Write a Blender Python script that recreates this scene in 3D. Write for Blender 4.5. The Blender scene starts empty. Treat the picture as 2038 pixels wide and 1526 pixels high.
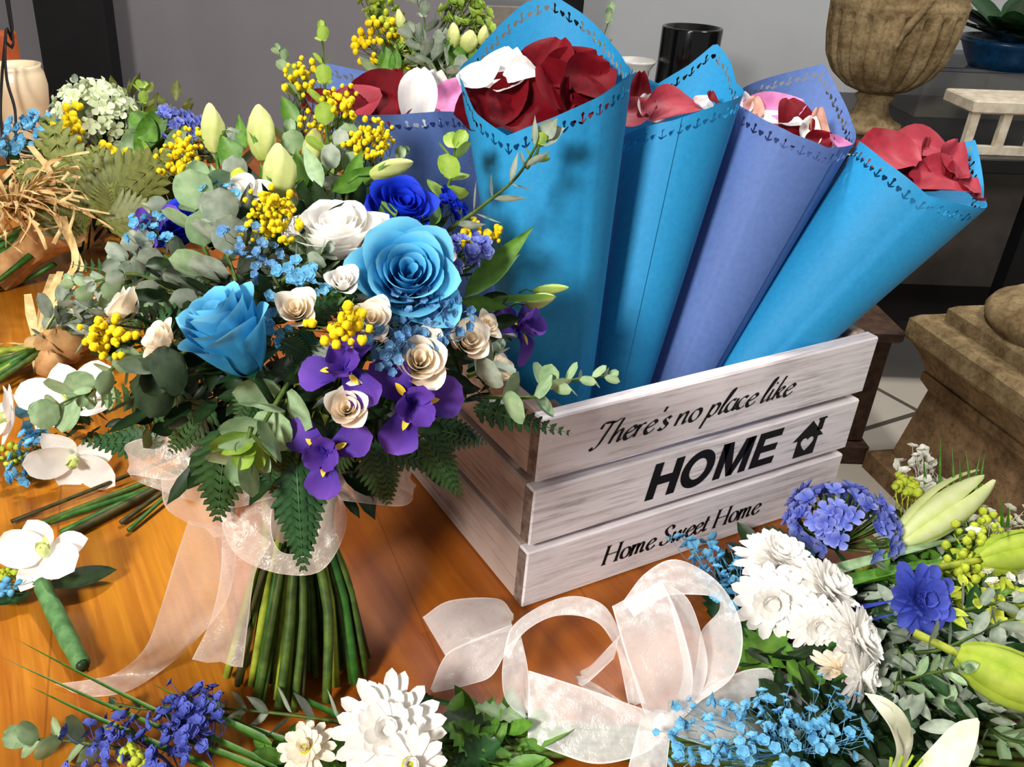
import bpy, math, random
import numpy as np
from mathutils import Vector, Matrix
S = bpy.context.scene
COL = S.collection
# ------------------------------------------------------------------ camera, light, exposure
CR = np.array([[0.895314, -0.444289, 0.03195], [-0.189356, -0.444544, -0.875514], [0.403184, 0.77781, -0.482135]])
CT = np.array([0.065703, 0.157675, 0.614242]); CF, CX, CY = 1799.1166, 845.69, 748.9
CC = -CR.T @ CT
cam = bpy.data.cameras.new('camera'); co = bpy.data.objects.new('camera', cam); COL.objects.link(co)
mw = np.eye(4); mw[:3, 0] = CR[0]; mw[:3, 1] = -CR[1]; mw[:3, 2] = -CR[2]; mw[:3, 3] = CC
# CR is orthonormal to 1e-6
co.matrix_world = Matrix(mw.tolist())
cam.sensor_width = 36; cam.lens = CF / 2038 * 36; cam.clip_start = .01; cam.clip_end = 50
cam.shift_x = (1019 - CX) / 2038; cam.shift_y = -(763 - CY) / 2038
S.camera = co
S.view_settings.view_transform = 'Standard'; S.view_settings.look = 'None'; S.view_settings.gamma = 1
S.view_settings.use_curve_mapping = False; S.view_settings.exposure = 0.2
W = bpy.data.worlds.new('world'); S.world = W; W.use_nodes = True
W.node_tree.nodes['Background'].inputs[0].default_value = (.93, .97, 1, 1); W.node_tree.nodes['Background'].inputs[1].default_value = .24
def lamp(name, loc, target, size, power, col=(1, 1, 1)):
    l = bpy.data.lights.new(name, 'AREA'); l.shape = 'SQUARE'; l.size = size; l.energy = power; l.color = col
    o = bpy.data.objects.new(name, l); COL.objects.link(o); o.location = loc
    o.rotation_euler = (Vector(target) - Vector(loc)).to_track_quat('-Z', 'Y').to_euler(); return o
lamp('unseen_lamp', (-1.46, -.68, 1.14), (0, .05, .15), .30, 46, (1, .96, .9))  # unseen low key light from the front left, well below the ceiling
lamp('unseen_lamp', (.46, .66, 1.85), (0, 0, .1), .22, 34, (1, .97, .93))  # overhead lamp behind the crate
lamp('unseen_lamp', (2.0, .2, 1.9), (2.2, 1.6, .2), .5, 26, (1, .98, .95))
# ------------------------------------------------------------------ helpers
rnd = random.Random(7)
def ray(x, y): return CR.T @ np.array([(x - CX) / CF, (y - CY) / CF, 1.])
def at(x, y, d): return CC + ray(x, y) * d                       # a point on the sight line of a measured image position
def onz(x, y, z):
    r = ray(x, y); return CC + r * (z - CC[2]) / r[2]
def pt(x, y, d): return at(x, y, d) if d >= 0 else onz(x, y, -d)   # d<0 : height above the table
def dirc(ax, ay, az):
    v = CR.T @ np.array([ax, -ay, -az], float); return v / np.linalg.norm(v)
def nrm(v):
    v = np.asarray(v, float); return v / (np.linalg.norm(v) + 1e-12)
def frame(axis, roll=0.):
    z = nrm(axis); h = np.array([0, 0, 1.]) if abs(z[2]) < .95 else np.array([1., 0, 0])
    x = nrm(np.cross(h, z)); y = np.cross(z, x)
    c, s = math.cos(roll), math.sin(roll)
    return np.stack([c * x + s * y, -s * x + c * y, z], 1)
def frx(xdir, up):
    x = nrm(xdir); y = nrm(np.cross(up, x)); return np.stack([x, y, np.cross(x, y)], 1)
class MB:
    def __init__(s): s.v = []; s.f = []; s.g = []; s.m = []; s.n = 0
    def add(s, vf, o=(0, 0, 0), B=None, k=1., mat=0, g=None):
        v = np.asarray(vf[0], float) * k
        if B is not None: v = v @ np.asarray(B).T
        v = v + np.asarray(o)
        s.v.append(v); s.f += [tuple(i + s.n for i in f) for f in vf[1]]; s.m += [mat] * len(vf[1])
        gg = g if g is not None else (vf[2] if len(vf) > 2 else np.zeros(len(v)))
        s.g.append(np.broadcast_to(gg, (len(v),))); s.n += len(v); return s
    def build(s, name, mats, parent=None, smooth=True, label=None):
        if not isinstance(mats, (list, tuple)): mats = [mats]
        me = bpy.data.meshes.new(name); o = bpy.data.objects.new(name, me); COL.objects.link(o)
        L = np.zeros(3); r = parent
        while r is not None: L = L + np.array(r.location); r = r.parent
        V = np.concatenate(s.v)
        root = parent
        while root is not None and root.parent is not None: root = root.parent
        if root is not None and root.name in ('raffia_bouquet', 'orchid_bunch', 'raffia_posy', 'flower_spray', 'bridal_bouquet', 'buttonhole'): V[:, 2] = np.where(V[:, 0] - .16 * V[:, 1] < .31, np.maximum(V[:, 2], .0006), V[:, 2])
        if parent is None:
            L = np.array([(V[:, 0].min() + V[:, 0].max()) / 2, (V[:, 1].min() + V[:, 1].max()) / 2, V[:, 2].min()]); o.location = L
        me.from_pydata((V - L).tolist(), [], s.f)
        for m in mats: me.materials.append(m)
        me.polygons.foreach_set('material_index', s.m)
        me.polygons.foreach_set('use_smooth', [smooth] * len(s.f))
        a = me.attributes.new('g', 'FLOAT', 'POINT'); a.data.foreach_set('value', np.concatenate(s.g).astype(np.float32))
        me.update()
        if parent is not None: o.parent = parent
        if label: o['label'] = label
        return o
def tag(o, label, cat, group=None, kind=None):
    if label: o['label'] = label
    if cat: o['category'] = cat
    if group: o['group'] = group
    if kind: o['kind'] = kind
    return o
def thing(name, loc, label, cat, group=None):
    o = bpy.data.objects.new(name, None); COL.objects.link(o); o.location = loc; o.empty_display_size = .02
    return tag(o, label, cat, group)
# ------------------------------------------------------------------ materials
def lin(c):
    return tuple(((x / 255) / 12.92 if x / 255 < .04045 else ((x / 255 + .055) / 1.055) ** 2.4) for x in c) + (1,)
def newmat(name):
    m = bpy.data.materials.new(name); m.use_nodes = True; nt = m.node_tree; nt.nodes.clear()
    out = nt.nodes.new('ShaderNodeOutputMaterial'); return m, nt, out
def nd(nt, t, **k):
    n = nt.nodes.new('ShaderNode' + t)
    for a, b in k.items():
        if a.startswith('i_'): n.inputs[int(a[2:])].default_value = b
        else: setattr(n, a, b)
    return n
def mixc(nt, fac, a, b):
    n = nt.nodes.new('ShaderNodeMix'); n.data_type = 'RGBA'
    for i, v in ((0, fac), (6, a), (7, b)):
        if hasattr(v, 'is_output') or isinstance(v, bpy.types.NodeSocket): nt.links.new(v, n.inputs[i])
        else: n.inputs[i].default_value = v
    return n.outputs[2]
def mth(nt, op, a, b=None, c=None):
    n = nt.nodes.new('ShaderNodeMath'); n.operation = op
    for i, v in enumerate((a, b, c)):
        if v is None: continue
        if isinstance(v, bpy.types.NodeSocket): nt.links.new(v, n.inputs[i])
        else: n.inputs[i].default_value = v
    return n.outputs[0]
def noise(nt, scale, detail=3, vec=None, rough=.55):
    n = nd(nt, 'TexNoise'); n.inputs['Scale'].default_value = scale; n.inputs['Detail'].default_value = detail; n.inputs['Roughness'].default_value = rough
    if vec is None: vec = nd(nt, 'TexCoord').outputs['Object']
    nt.links.new(vec, n.inputs['Vector']); return n.outputs[0]
def ramp(nt, fac, p0, p1):
    n = nt.nodes.new('ShaderNodeMapRange'); n.inputs[1].default_value = p0; n.inputs[2].default_value = p1
    nt.links.new(fac, n.inputs[0]); return n.outputs[0]
def bsdf(nt, col, rough, spec=.3, bump=None, bs=.2, bd=.001):
    p = nd(nt, 'BsdfPrincipled'); p.inputs['Roughness'].default_value = rough; p.inputs['Specular IOR Level'].default_value = spec
    if isinstance(col, bpy.types.NodeSocket): nt.links.new(col, p.inputs['Base Color'])
    else: p.inputs['Base Color'].default_value = col
    if bump is not None:
        b = nd(nt, 'Bump'); b.inputs['Strength'].default_value = bs; b.inputs['Distance'].default_value = bd
        nt.links.new(bump, b.inputs['Height']); nt.links.new(b.outputs[0], p.inputs['Normal'])
    return p
def mat(name, c1, c2=None, rough=.55, spec=.25, scale=70, var=.18, transl=0., bump=.15, cg=None):
    """noise between two tones of the thing's own colour; cg = colour at petal / leaf tips (attribute g)"""
    m, nt, out = newmat(name)
    a = lin(c1); b = lin(c2) if c2 else tuple(x * (1 - var * 2) for x in a[:3]) + (1,)
    n = noise(nt, scale); col = mixc(nt, ramp(nt, n, .35, .65), a, b)
    if cg:
        at_ = nd(nt, 'Attribute', attribute_name='g'); col = mixc(nt, at_.outputs['Fac'], col, lin(cg))
    p = bsdf(nt, col, rough, spec, n, bump, .0006)
    if transl:
        t = nd(nt, 'BsdfTranslucent'); nt.links.new(col, t.inputs[0]); x = nd(nt, 'MixShader', i_0=transl)
        nt.links.new(p.outputs[0], x.inputs[1]); nt.links.new(t.outputs[0], x.inputs[2]); nt.links.new(x.outputs[0], out.inputs[0])
    else: nt.links.new(p.outputs[0], out.inputs[0])
    return m
def petalm(name, c1, c2, cg=None, t=.28): return mat(name, c1, c2, .6, .15, 110, transl=t, bump=.1, cg=cg)
def leafm(name, c1, c2, cg=None, t=.15, rough=.45): return mat(name, c1, c2, rough, .35, 160, transl=t, bump=.2, cg=cg)
m_sky = petalm('light blue petal', (66, 168, 216), (40, 140, 196), (120, 200, 230))
m_royal = petalm('royal blue petal', (14, 42, 190), (8, 26, 140), (30, 66, 220))
m_white = petalm('white petal', (250, 248, 244), (242, 238, 232), (253, 252, 249), .36)
m_cream = petalm('cream petal', (252, 242, 224), (249, 232, 206), (253, 248, 240), .4)
m_iris = petalm('iris purple petal', (66, 40, 150), (48, 26, 120), (128, 84, 190))
m_gold = mat('yellow iris throat', (232, 200, 60), (214, 176, 40), .6)
m_bud = petalm('yellow green bud', (200, 206, 120), (168, 186, 84), (226, 226, 170))
m_lily = petalm('lily bud pale green', (226, 234, 160), (206, 222, 120), (244, 246, 214))
m_lilyg = petalm('lily bud green', (172, 194, 60), (140, 170, 40), (206, 214, 110))
m_yel = mat('goldenrod yellow', (240, 214, 30), (216, 182, 4), .7, scale=400)
m_ygr = mat('yellow green blossom', (190, 196, 60), (150, 170, 50), .7, scale=300)
m_euc = leafm('eucalyptus leaf', (156, 182, 138), (122, 154, 112), (182, 202, 160))
m_eucy = leafm('young eucalyptus leaf', (160, 190, 74), (128, 164, 60), (190, 210, 120))
m_eucd = leafm('dusty eucalyptus leaf', (158, 168, 150), (118, 134, 116), (188, 196, 180))
m_eucdk = leafm('dark round leaf', (66, 84, 58), (44, 60, 42), (96, 116, 84))
m_fern = leafm('leatherleaf fern', (36, 74, 36), (20, 48, 24), (70, 110, 66), rough=.33)
m_olive = leafm('olive fern', (112, 120, 52), (80, 92, 38), (146, 150, 84))
m_green = leafm('green leaf', (90, 140, 44), (62, 108, 34), (130, 168, 70))
m_dkgreen = leafm('dark green foliage', (30, 54, 24), (16, 34, 16), (54, 82, 40))
m_grass = leafm('grass blade', (74, 122, 34), (52, 96, 26), (120, 152, 70))
m_stem = mat('green flower stem', (78, 100, 32), (48, 70, 22), .5, .35, 120)
m_stem2 = mat('bright green stem', (52, 104, 32), (34, 76, 24), .45, .35, 120)
m_stem3 = mat('brown green stem', (74, 68, 32), (46, 46, 24), .55, .3, 120)
m_stemy = mat('yellow green stem', (156, 166, 52), (112, 128, 36), .5, .3, 90)
m_gblue = petalm('light blue gypsophila', (124, 188, 218), (88, 160, 204), t=.2)
m_gdusk = petalm('dusty blue gypsophila', (122, 168, 206), (90, 140, 190), t=.15)
m_gviol = petalm('violet blue gypsophila', (98, 108, 196), (68, 80, 164), t=.15)
m_gwht = petalm('white gypsophila', (226, 224, 212), (200, 198, 184), t=.15)
m_hyd = petalm('blue hydrangea', (104, 122, 208), (72, 88, 190), (160, 168, 226))
m_hydw = petalm('pale green hydrangea', (222, 232, 196), (196, 214, 160), (240, 244, 224))
m_bchr = petalm('blue chrysanthemum', (62, 80, 182), (44, 58, 160), (92, 104, 204))
m_disc = mat('yellow disc', (190, 180, 30), (150, 150, 20), .8, scale=500)
m_raf = mat('raffia straw', (220, 190, 136), (188, 152, 96), .6, scale=90)
m_kraft = mat('brown kraft wrap', (196, 152, 100), (160, 116, 70), .7, scale=60)
m_tape = mat('green floral tape', (92, 132, 80), (66, 104, 58), .6, scale=150)
m_red = mat('crimson rose petal', (100, 3, 15), (56, 1, 9), .65, .1, 120, transl=.1, cg=(116, 10, 24))
m_redl = mat('rose red petal', (158, 38, 54), (132, 24, 40), .55, .2, 120, transl=.12, cg=(172, 66, 80))
m_pink = mat('pink rose petal', (222, 142, 190), (206, 118, 172), .55, .2, 120, transl=.2)
m_peach = mat('peach rose petal', (232, 180, 160), (214, 150, 130), .55, .2, 120, transl=.2)
m_black = mat('black paint', (14, 14, 16), (9, 9, 11), .6, .2, 20)
m_ink = mat('black print', (22, 20, 24), (16, 15, 18), .6, .2, 60)
# sheer organza
def organza(name, tint, opac):
    m, nt, out = newmat(name)
    g = nd(nt, 'Attribute', attribute_name='g').outputs['Fac']
    tc = nd(nt, 'TexCoord').outputs['Object']
    n1 = noise(nt, 160, 3, tc); n2 = noise(nt, 700, 2, tc)
    d = nd(nt, 'BsdfDiffuse'); d.inputs[0].default_value = lin(tint)
    t = nd(nt, 'BsdfTranslucent'); t.inputs[0].default_value = lin(tint)
    gl = nd(nt, 'BsdfGlossy'); gl.inputs[0].default_value = (1, .95, .86, 1); gl.inputs['Roughness'].default_value = .42
    b = nd(nt, 'Bump'); b.inputs['Strength'].default_value = .6; b.inputs['Distance'].default_value = .001; nt.links.new(n2, b.inputs['Height']); nt.links.new(b.outputs[0], gl.inputs['Normal'])
    m1 = nd(nt, 'MixShader', i_0=.35); nt.links.new(d.outputs[0], m1.inputs[1]); nt.links.new(t.outputs[0], m1.inputs[2])
    m2 = nd(nt, 'MixShader'); nt.links.new(mth(nt, 'MULTIPLY', ramp(nt, n1, .45, .7), .3), m2.inputs[0]); nt.links.new(m1.outputs[0], m2.inputs[1]); nt.links.new(gl.outputs[0], m2.inputs[2])
    tr = nd(nt, 'BsdfTransparent'); tr.inputs[0].default_value = (1, .99, .97, 1)
    fac = mth(nt, 'ADD', mth(nt, 'MULTIPLY_ADD', n1, .45, opac - .225), mth(nt, 'MULTIPLY', g, .35))
    m3 = nd(nt, 'MixShader'); nt.links.new(fac, m3.inputs[0]); nt.links.new(tr.outputs[0], m3.inputs[1]); nt.links.new(m2.outputs[0], m3.inputs[2])
    nt.links.new(m3.outputs[0], out.inputs[0]); return m
m_org = organza('cream organza', (240, 222, 210), .46)
m_orgw = organza('white organza', (250, 249, 248), .56)
# ------------------------------------------------------------------ shape builders (local, +Z is the facing axis; leaves run along +X)
def grid(nu, nv, fn, wrap=False):
    v = []; g = []
    for j in range(nv):
        for i in range(nu):
            r = fn(i / (nu if wrap else nu - 1), j / (nv - 1)); v.append(r[:3]); g.append(r[3] if len(r) > 3 else 0)
    f = []
    for j in range(nv - 1):
        for i in range(nu if wrap else nu - 1):
            a = j * nu + i; b = j * nu + (i + 1) % nu; f.append((a, b, b + nu, a + nu))
    return v, f, np.array(g)
def leaf(L, Wd, kind='oval', bend=.2, cup=.15, nu=5, nv=8, wob=0., tooth=0.):
    ph = rnd.random() * 6
    def fn(u, v):
        if kind == 'oval': w = math.sin(math.pi * min(1, v * .97 + .03)) ** .75
        elif kind == 'round': w = math.sqrt(max(0, 1 - (2 * v - 1) ** 2)) ** .9
        elif kind == 'lance': w = math.sin(math.pi * v ** .7) ** 1.1 if v < 1 else 0
        elif kind == 'petal': w = (v ** .6) * (1 - max(0, v - .72) ** 2 * 9.5)
        elif kind == 'strap': w = min(1, v * 6) ** .5 * (1 if v < .72 else math.sqrt(max(0, 1 - ((v - .72) / .28) ** 2)))
        elif kind == 'blade': w = min(1, v * 8 + .3) * (1 - v) ** .8
        else: w = v * (1 - v) * 4
        if tooth: w *= 1 + tooth * ((j_ := int(v * (nv - 1) + .5)) % 2 * 2 - 1)
        s = (u - .5) * 2
        y = s * w * Wd / 2
        z = bend * L * v * v + cup * Wd * s * s * w + wob * Wd * math.sin(ph + v * 7 + s * 3) * abs(s)
        return v * L, y, z, (.75 - abs(s)) * .5 * (1 if kind in ('oval', 'round', 'lance') else 0) + (v ** 2 * .8 if kind in ('petal', 'strap') else 0)
    return grid(nu, nv, fn)
def ball(r, n=6, m=4, jit=0.):
    def fn(u, v):
        a = u * 2 * math.pi; b = math.pi * (v * .98 + .01); k = r * (1 + jit * (rnd.random() - .5))
        return k * math.sin(b) * math.cos(a), k * math.sin(b) * math.sin(a), k * math.cos(b)
    return grid(n, m, fn, True)
def tube(pts, r, n=6, cap=True):
    P = [np.asarray(p, float) for p in pts]; R = r if isinstance(r, (list, tuple)) else [r] * len(P)
    v = []; f = []; up = np.array([.3, .2, .93])
    for i, p in enumerate(P):
        t = nrm(P[min(i + 1, len(P) - 1)] - P[max(i - 1, 0)]); x = np.cross(up, t)
        if np.linalg.norm(x) < .05: x = np.cross(np.array([1., 0, 0]), t)
        x = nrm(x); y = np.cross(t, x)
        for k in range(n):
            a = 2 * math.pi * k / n; v.append(p + R[i] * (math.cos(a) * x + math.sin(a) * y))
    for i in range(len(P) - 1):
        for k in range(n): f.append((i * n + k, i * n + (k + 1) % n, (i + 1) * n + (k + 1) % n, (i + 1) * n + k))
    if cap: f.append(tuple(range(n))[::-1]); f.append(tuple((len(P) - 1) * n + k for k in range(n)))
    return v, f
def crom(P, m=6):
    P = [np.asarray(p, float) for p in P]
    if len(P) < 3: return [P[0] + (P[-1] - P[0]) * i / m for i in range(m + 1)]
    Q = [2 * P[0] - P[1]] + P + [2 * P[-1] - P[-2]]; o = []
    for i in range(1, len(Q) - 2):
        for k in range(m):
            t = k / m; a, b, c, d = Q[i - 1:i + 3]
            o.append(.5 * (2 * b + (c - a) * t + (2 * a - 5 * b + 4 * c - d) * t * t + (3 * b - a - 3 * c + d) * t ** 3))
    return o + [P[-1]]
def lathe(prof, n=24, lobes=0, amp=0., twist=0.):
    def fn(u, v):
        i = v * (len(prof) - 1); k = min(int(i), len(prof) - 2); t = i - k
        r = prof[k][0] * (1 - t) + prof[k + 1][0] * t; z = prof[k][1] * (1 - t) + prof[k + 1][1] * t
        a = u * 2 * math.pi
        if lobes: r *= 1 + amp * math.cos(lobes * a)
        a += twist * v
        return r * math.cos(a), r * math.sin(a), z, v
    return grid(n, len(prof), fn, True)
def box(x0, y0, z0, x1, y1, z1, bv=0.):
    if not bv:
        v = [(x, y, z) for z in (z0, z1) for y in (y0, y1) for x in (x0, x1)]
        return v, [(0, 2, 3, 1), (4, 5, 7, 6), (0, 1, 5, 4), (2, 6, 7, 3), (0, 4, 6, 2), (1, 3, 7, 5)]
    v = []; idx = {}
    for sx in (0, 1):
        for sy in (0, 1):
            for sz in (0, 1):
                X, Y, Z = (x0, x1)[sx], (y0, y1)[sy], (z0, z1)[sz]; dx, dy, dz = (bv, -bv)[sx], (bv, -bv)[sy], (bv, -bv)[sz]
                for k, p in enumerate(((X, Y + dy, Z + dz), (X + dx, Y, Z + dz), (X + dx, Y + dy, Z))): idx[sx, sy, sz, k] = len(v); v.append(p)
    f = []
    for s in (0, 1):
        q = [(0, 0), (1, 0), (1, 1), (0, 1)]
        f.append(tuple(idx[s, a, b, 0] for a, b in q)); f.append(tuple(idx[a, s, b, 1] for a, b in q)); f.append(tuple(idx[a, b, s, 2] for a, b in q))
        for t in (0, 1):
            f.append((idx[s, t, 0, 0], idx[s, t, 1, 0], idx[s, t, 1, 1], idx[s, t, 0, 1]))
            f.append((idx[s, 0, t, 0], idx[s, 1, t, 0], idx[s, 1, t, 2], idx[s, 0, t, 2]))
            f.append((idx[0, s, t, 1], idx[1, s, t, 1], idx[1, s, t, 2], idx[0, s, t, 2]))
    for sx in (0, 1):
        for sy in (0, 1):
            for sz in (0, 1): f.append(tuple(idx[sx, sy, sz, k] for k in range(3)))
    return v, f
def rose(R, H, n=22, opened=.5, seed=0):
    r_ = random.Random(seed); mb = MB()
    for i in range(n):
        t = (i + .5) / n; a0 = i * 2.39996 + r_.uniform(-.25, .25)
        rad = R * (.07 + .93 * t ** .85); w = 1.9 * (1 - t) + .82 * t; zt = H * (.9 + .14 * math.sin(math.pi * min(1, t * 1.1)) - .24 * opened * t ** 2) * r_.uniform(.96, 1.03)
        curl = (.05 + .34 * opened * t * t) * R; p1, p2 = r_.uniform(0, 6), r_.uniform(.5, 1.2); tip = r_.uniform(.04, .14)
        def fn(u, v):
            s = (u - .5) * 2; vv = v * (1 - .2 * abs(s) ** 2.6 + tip * max(0, 1 - abs(s) * 2.2) * t)
            rr = rad * min(1, (vv * 1.25)) ** .5 * (1 - .05 * s * s)
            c = max(0, vv - .72) / .28
            rr += curl * c * c + (.018 + .05 * t * t) * R * math.sin(p1 + s * 4 * p2) * c * (.4 + t)
            z = zt * (vv - .1 * opened * t * c * c)
            a = a0 + s * w * (.55 + .45 * min(1, vv * 1.6))
            return rr * math.cos(a), rr * math.sin(a), z, c * c * .9
        mb.add(grid(13, 12, fn))
    return np.concatenate(mb.v), mb.f, np.concatenate(mb.g)
def sepals(R, H):
    mb = MB()
    for k in range(5):
        a = k * 1.2566; B = frx((math.cos(a) * .8, math.sin(a) * .8, .6), (-math.cos(a), -math.sin(a), .8)); mb.add(leaf(R * 1.1, R * .4, 'lance', -.25, .1), (0, 0, 0), B)
    mb.add(tube([(0, 0, -H * .55), (0, 0, -H * .1), (0, 0, .05 * H)], [R * .1, R * .12, R * .25]))
    return np.concatenate(mb.v), mb.f
def chrys(R, rows=4, n=18, seed=1, drop=.25, pw=.2, closed=.0):
    """many strap petals in rows round the disc"""
    r_ = random.Random(seed); mb = MB()
    if closed >= 0: mb.add(ball(R * .17, 8, 5, .15), (0, 0, R * .1))
    for k in range(rows):
        t = k / max(1, rows - 1); L = R * (1 - .62 * t); el = -drop + (.85 + drop) * t ** 1.3 + closed; nn = max(7, int(n * (1 - .3 * t)))
        for i in range(nn):
            a = 2 * math.pi * (i + .5 * (k % 2)) / nn + r_.uniform(-.1, .1); e = el + r_.uniform(-.12, .12)
            d = np.array([math.cos(a) * math.cos(e), math.sin(a) * math.cos(e), math.sin(e)])
            B = frx(d, np.array([-math.cos(a) * math.sin(e), -math.sin(a) * math.sin(e), math.cos(e)]) + .001)
            mb.add(leaf(L * r_.uniform(.88, 1.05), R * pw * 1.6, 'strap', .10 if t < .5 else .22, .16, 5, 12), (0, 0, R * .1 * t), B)
    return np.concatenate(mb.v), mb.f, np.concatenate(mb.g)
def floret(R, n=4, seed=0):
    mb = MB(); r_ = random.Random(seed)
    for i in range(n):
        a = 2 * math.pi * i / n; B = frx((math.cos(a), math.sin(a), .35), (-.3 * math.cos(a), -.3 * math.sin(a), 1)); mb.add(leaf(R, R * 1.05, 'petal', .05, .12, 4, 5, .05), (0, 0, 0), B)
    return np.concatenate(mb.v), mb.f, np.concatenate(mb.g)
def fern(L, Wd, n=8, droop=.25, seed=0, tooth=True):
    """frond along +X: rachis and toothed pinnae, nested triangular outline"""
    r_ = random.Random(seed); mb = MB()
    mid = lambda v: np.array([v * L, 0, -droop * L * v * v])
    mb.add(tube([mid(k / 6) for k in range(7)], [L * .012 * (1.1 - k / 6) for k in range(7)], 4), g=.8)
    for i in range(n):
        v = (i + .6) / n * .97
        ln = Wd * .62 * (1 - v) ** .8 * (.55 + .45 * min(1, v * 5)) + L * .03
        for s in (-1, 1):
            o = mid(v); a = math.radians(62 - 26 * v) * s; d = np.array([math.cos(a), math.sin(a), -.12 - 2 * droop * v * math.cos(a)])
            up = np.array([2 * droop * v * .6, -.25 * s, 1.])
            w_ = min(L / n * 2.2, ln * .85)
            vv = []; ff = []; gg = []
            m = 6
            for j in range(m):
                t = j / (m - 1); ww = w_ * (1 - t * .82) * (.75 if j % 2 else 1.12) * .5
                if j == m - 1: ww = w_ * .04
                vv += [(t * ln, -ww, -.05 * ln * t * t), (t * ln, 0, .03 * w_ - .05 * ln * t * t), (t * ln, ww, -.05 * ln * t * t)]; gg += [0, .5, 0]
            for j in range(m - 1):
                for q in (0, 1): b = j * 3 + q; ff.append((b, b + 3, b + 4, b + 1))
            mb.add((vv, ff, np.array(gg)), o, frx(d, up))
    return np.concatenate(mb.v), mb.f, np.concatenate(mb.g)
def bud(R, L, lob=5, tw=1.6):
    pr = [(.02, 0), (.55, .06), (.86, .2), (1, .38), (.96, .56), (.74, .74), (.46, .88), (.25, .96), (.06, 1)]
    return lathe([(a * R, b * L) for a, b in pr], 20, lob, .09, tw)
def ribbon_mesh(st, m=7, nu=7, crinkle=.0016, seed=3):
    r_ = random.Random(seed)
    A = crom([pt(s[0], s[1], s[4] if len(s) > 4 else s[-1]) for s in st], m); Bq = crom([pt(s[2], s[3], s[5] if len(s) > 5 else s[4]) for s in st], m)
    n = len(A); v = []; g = []; f = []
    ph = [r_.uniform(0, 6) for _ in range(4)]
    for j in range(n):
        a, b = A[j], Bq[j]; t = A[min(j + 1, n - 1)] - A[max(j - 1, 0)]; nn = nrm(np.cross(b - a, t))
        for i in range(nu):
            u = (0, .035, .3, .55, .8, .965, 1)[i]; k = crinkle * (math.sin(ph[0] + u * 9 + j * .35) + math.sin(ph[1] + u * 17 - j * .55) * .6) * math.sin(math.pi * u)
            v.append(a + (b - a) * u + nn * k); g.append(1. if i in (0, nu - 1) else 0.)
    for j in range(n - 1):
        for i in range(nu - 1): q = j * nu + i; f.append((q, q + 1, q + nu + 1, q + nu))
    return v, f, np.array(g)
# ------------------------------------------------------------------ the setting
def wallmat(name, c, c2):
    m, nt, out = newmat(name); n = noise(nt, 3, 4); p = bsdf(nt, mixc(nt, ramp(nt, n, .3, .7), lin(c), lin(c2)), .85, .1, noise(nt, 220, 2), .15); nt.links.new(p.outputs[0], out.inputs[0]); return m
m_wall = wallmat('pale grey painted wall', (186, 188, 190), (178, 180, 183))
m_part = wallmat('dark grey painted board', (124, 120, 124), (116, 112, 117))
FW = nrm(np.array([CR[2][0], CR[2][1], 0])); RT = np.array([FW[1], -FW[0], 0])
G0 = np.array([CC[0], CC[1], 0])
def fr(r, d, z=0): return G0 + RT * r + FW * d + np.array([0, 0, z])     # floor plan: r metres to the right of the photographer, d metres ahead
def rbox(mb, r0, r1, d0, d1, z0, z1, bv=0., mat=0):
    v, f = box(r0, d0, z0, r1, d1, z1, bv); mb.add(([fr(*p) for p in v], f), mat=mat)
FZ = -.74
def setting(name, mb, m, sm=False): return tag(mb.build(name, m, None, sm), None, None, None, 'structure')
m_floor, nt, out = newmat('beige stone floor tiles')
tc = nd(nt, 'TexCoord').outputs['Object']; br = nd(nt, 'TexBrick'); br.inputs['Scale'].default_value = 1; br.inputs['Brick Width'].default_value = .6; br.inputs['Row Height'].default_value = .6; br.inputs['Mortar Size'].default_value = .008; br.offset = 0
br.inputs['Color1'].default_value = lin((206, 198, 184)); br.inputs['Color2'].default_value = lin((196, 188, 172)); br.inputs['Mortar'].default_value = lin((70, 64, 60))
nt.links.new(tc, br.inputs['Vector']); n = noise(nt, 6, 5, tc)
p = bsdf(nt, mixc(nt, mth(nt, 'MULTIPLY', n, .35), br.outputs[0], lin((150, 136, 116))), .35, .4); nt.links.new(p.outputs[0], out.inputs[0])
mb = MB(); rbox(mb, -3, 4, -1.5, 3.4, FZ - .05, FZ); setting('floor', mb, m_floor)
mb = MB(); rbox(mb, -3, 4, 3.2, 3.3, FZ, 2.3); setting('wall_back', mb, m_wall)
mb = MB(); rbox(mb, -1.12, .092, 2.28, 2.32, FZ, 2.3); setting('wall_left', mb, m_part)
mb = MB(); rbox(mb, .092, .104, 2.265, 2.335, FZ, 2.3); setting('trim_1', mb, m_black)
mb = MB(); rbox(mb, -3, 4, -1.5, 3.3, 2.3, 2.35); setting('ceiling', mb, wallmat('white ceiling', (225, 225, 222), (215, 215, 212)))
# wooden work table, boards along its grain
m_tab, nt, out = newmat('orange varnished pine')
tc = nd(nt, 'TexCoord').outputs['Object']; mp = nd(nt, 'Mapping'); mp.inputs['Rotation'].default_value = (0, 0, .16); mp.inputs['Scale'].default_value = (1, .055, 1); nt.links.new(tc, mp.inputs[0])
n1 = noise(nt, 40, 5, mp.outputs[0], .6); n2 = noise(nt, 210, 3, mp.outputs[0]); n3 = noise(nt, 7, 3, tc)
c1 = mixc(nt, ramp(nt, n1, .35, .68), lin((184, 120, 24)), lin((146, 80, 12))); c2 = mixc(nt, mth(nt, 'MULTIPLY', ramp(nt, n2, .5, .75), .45), c1, lin((208, 138, 44))); c3 = mixc(nt, mth(nt, 'MULTIPLY', ramp(nt, n3, .4, .7), .4), c2, lin((134, 60, 10)))
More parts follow.
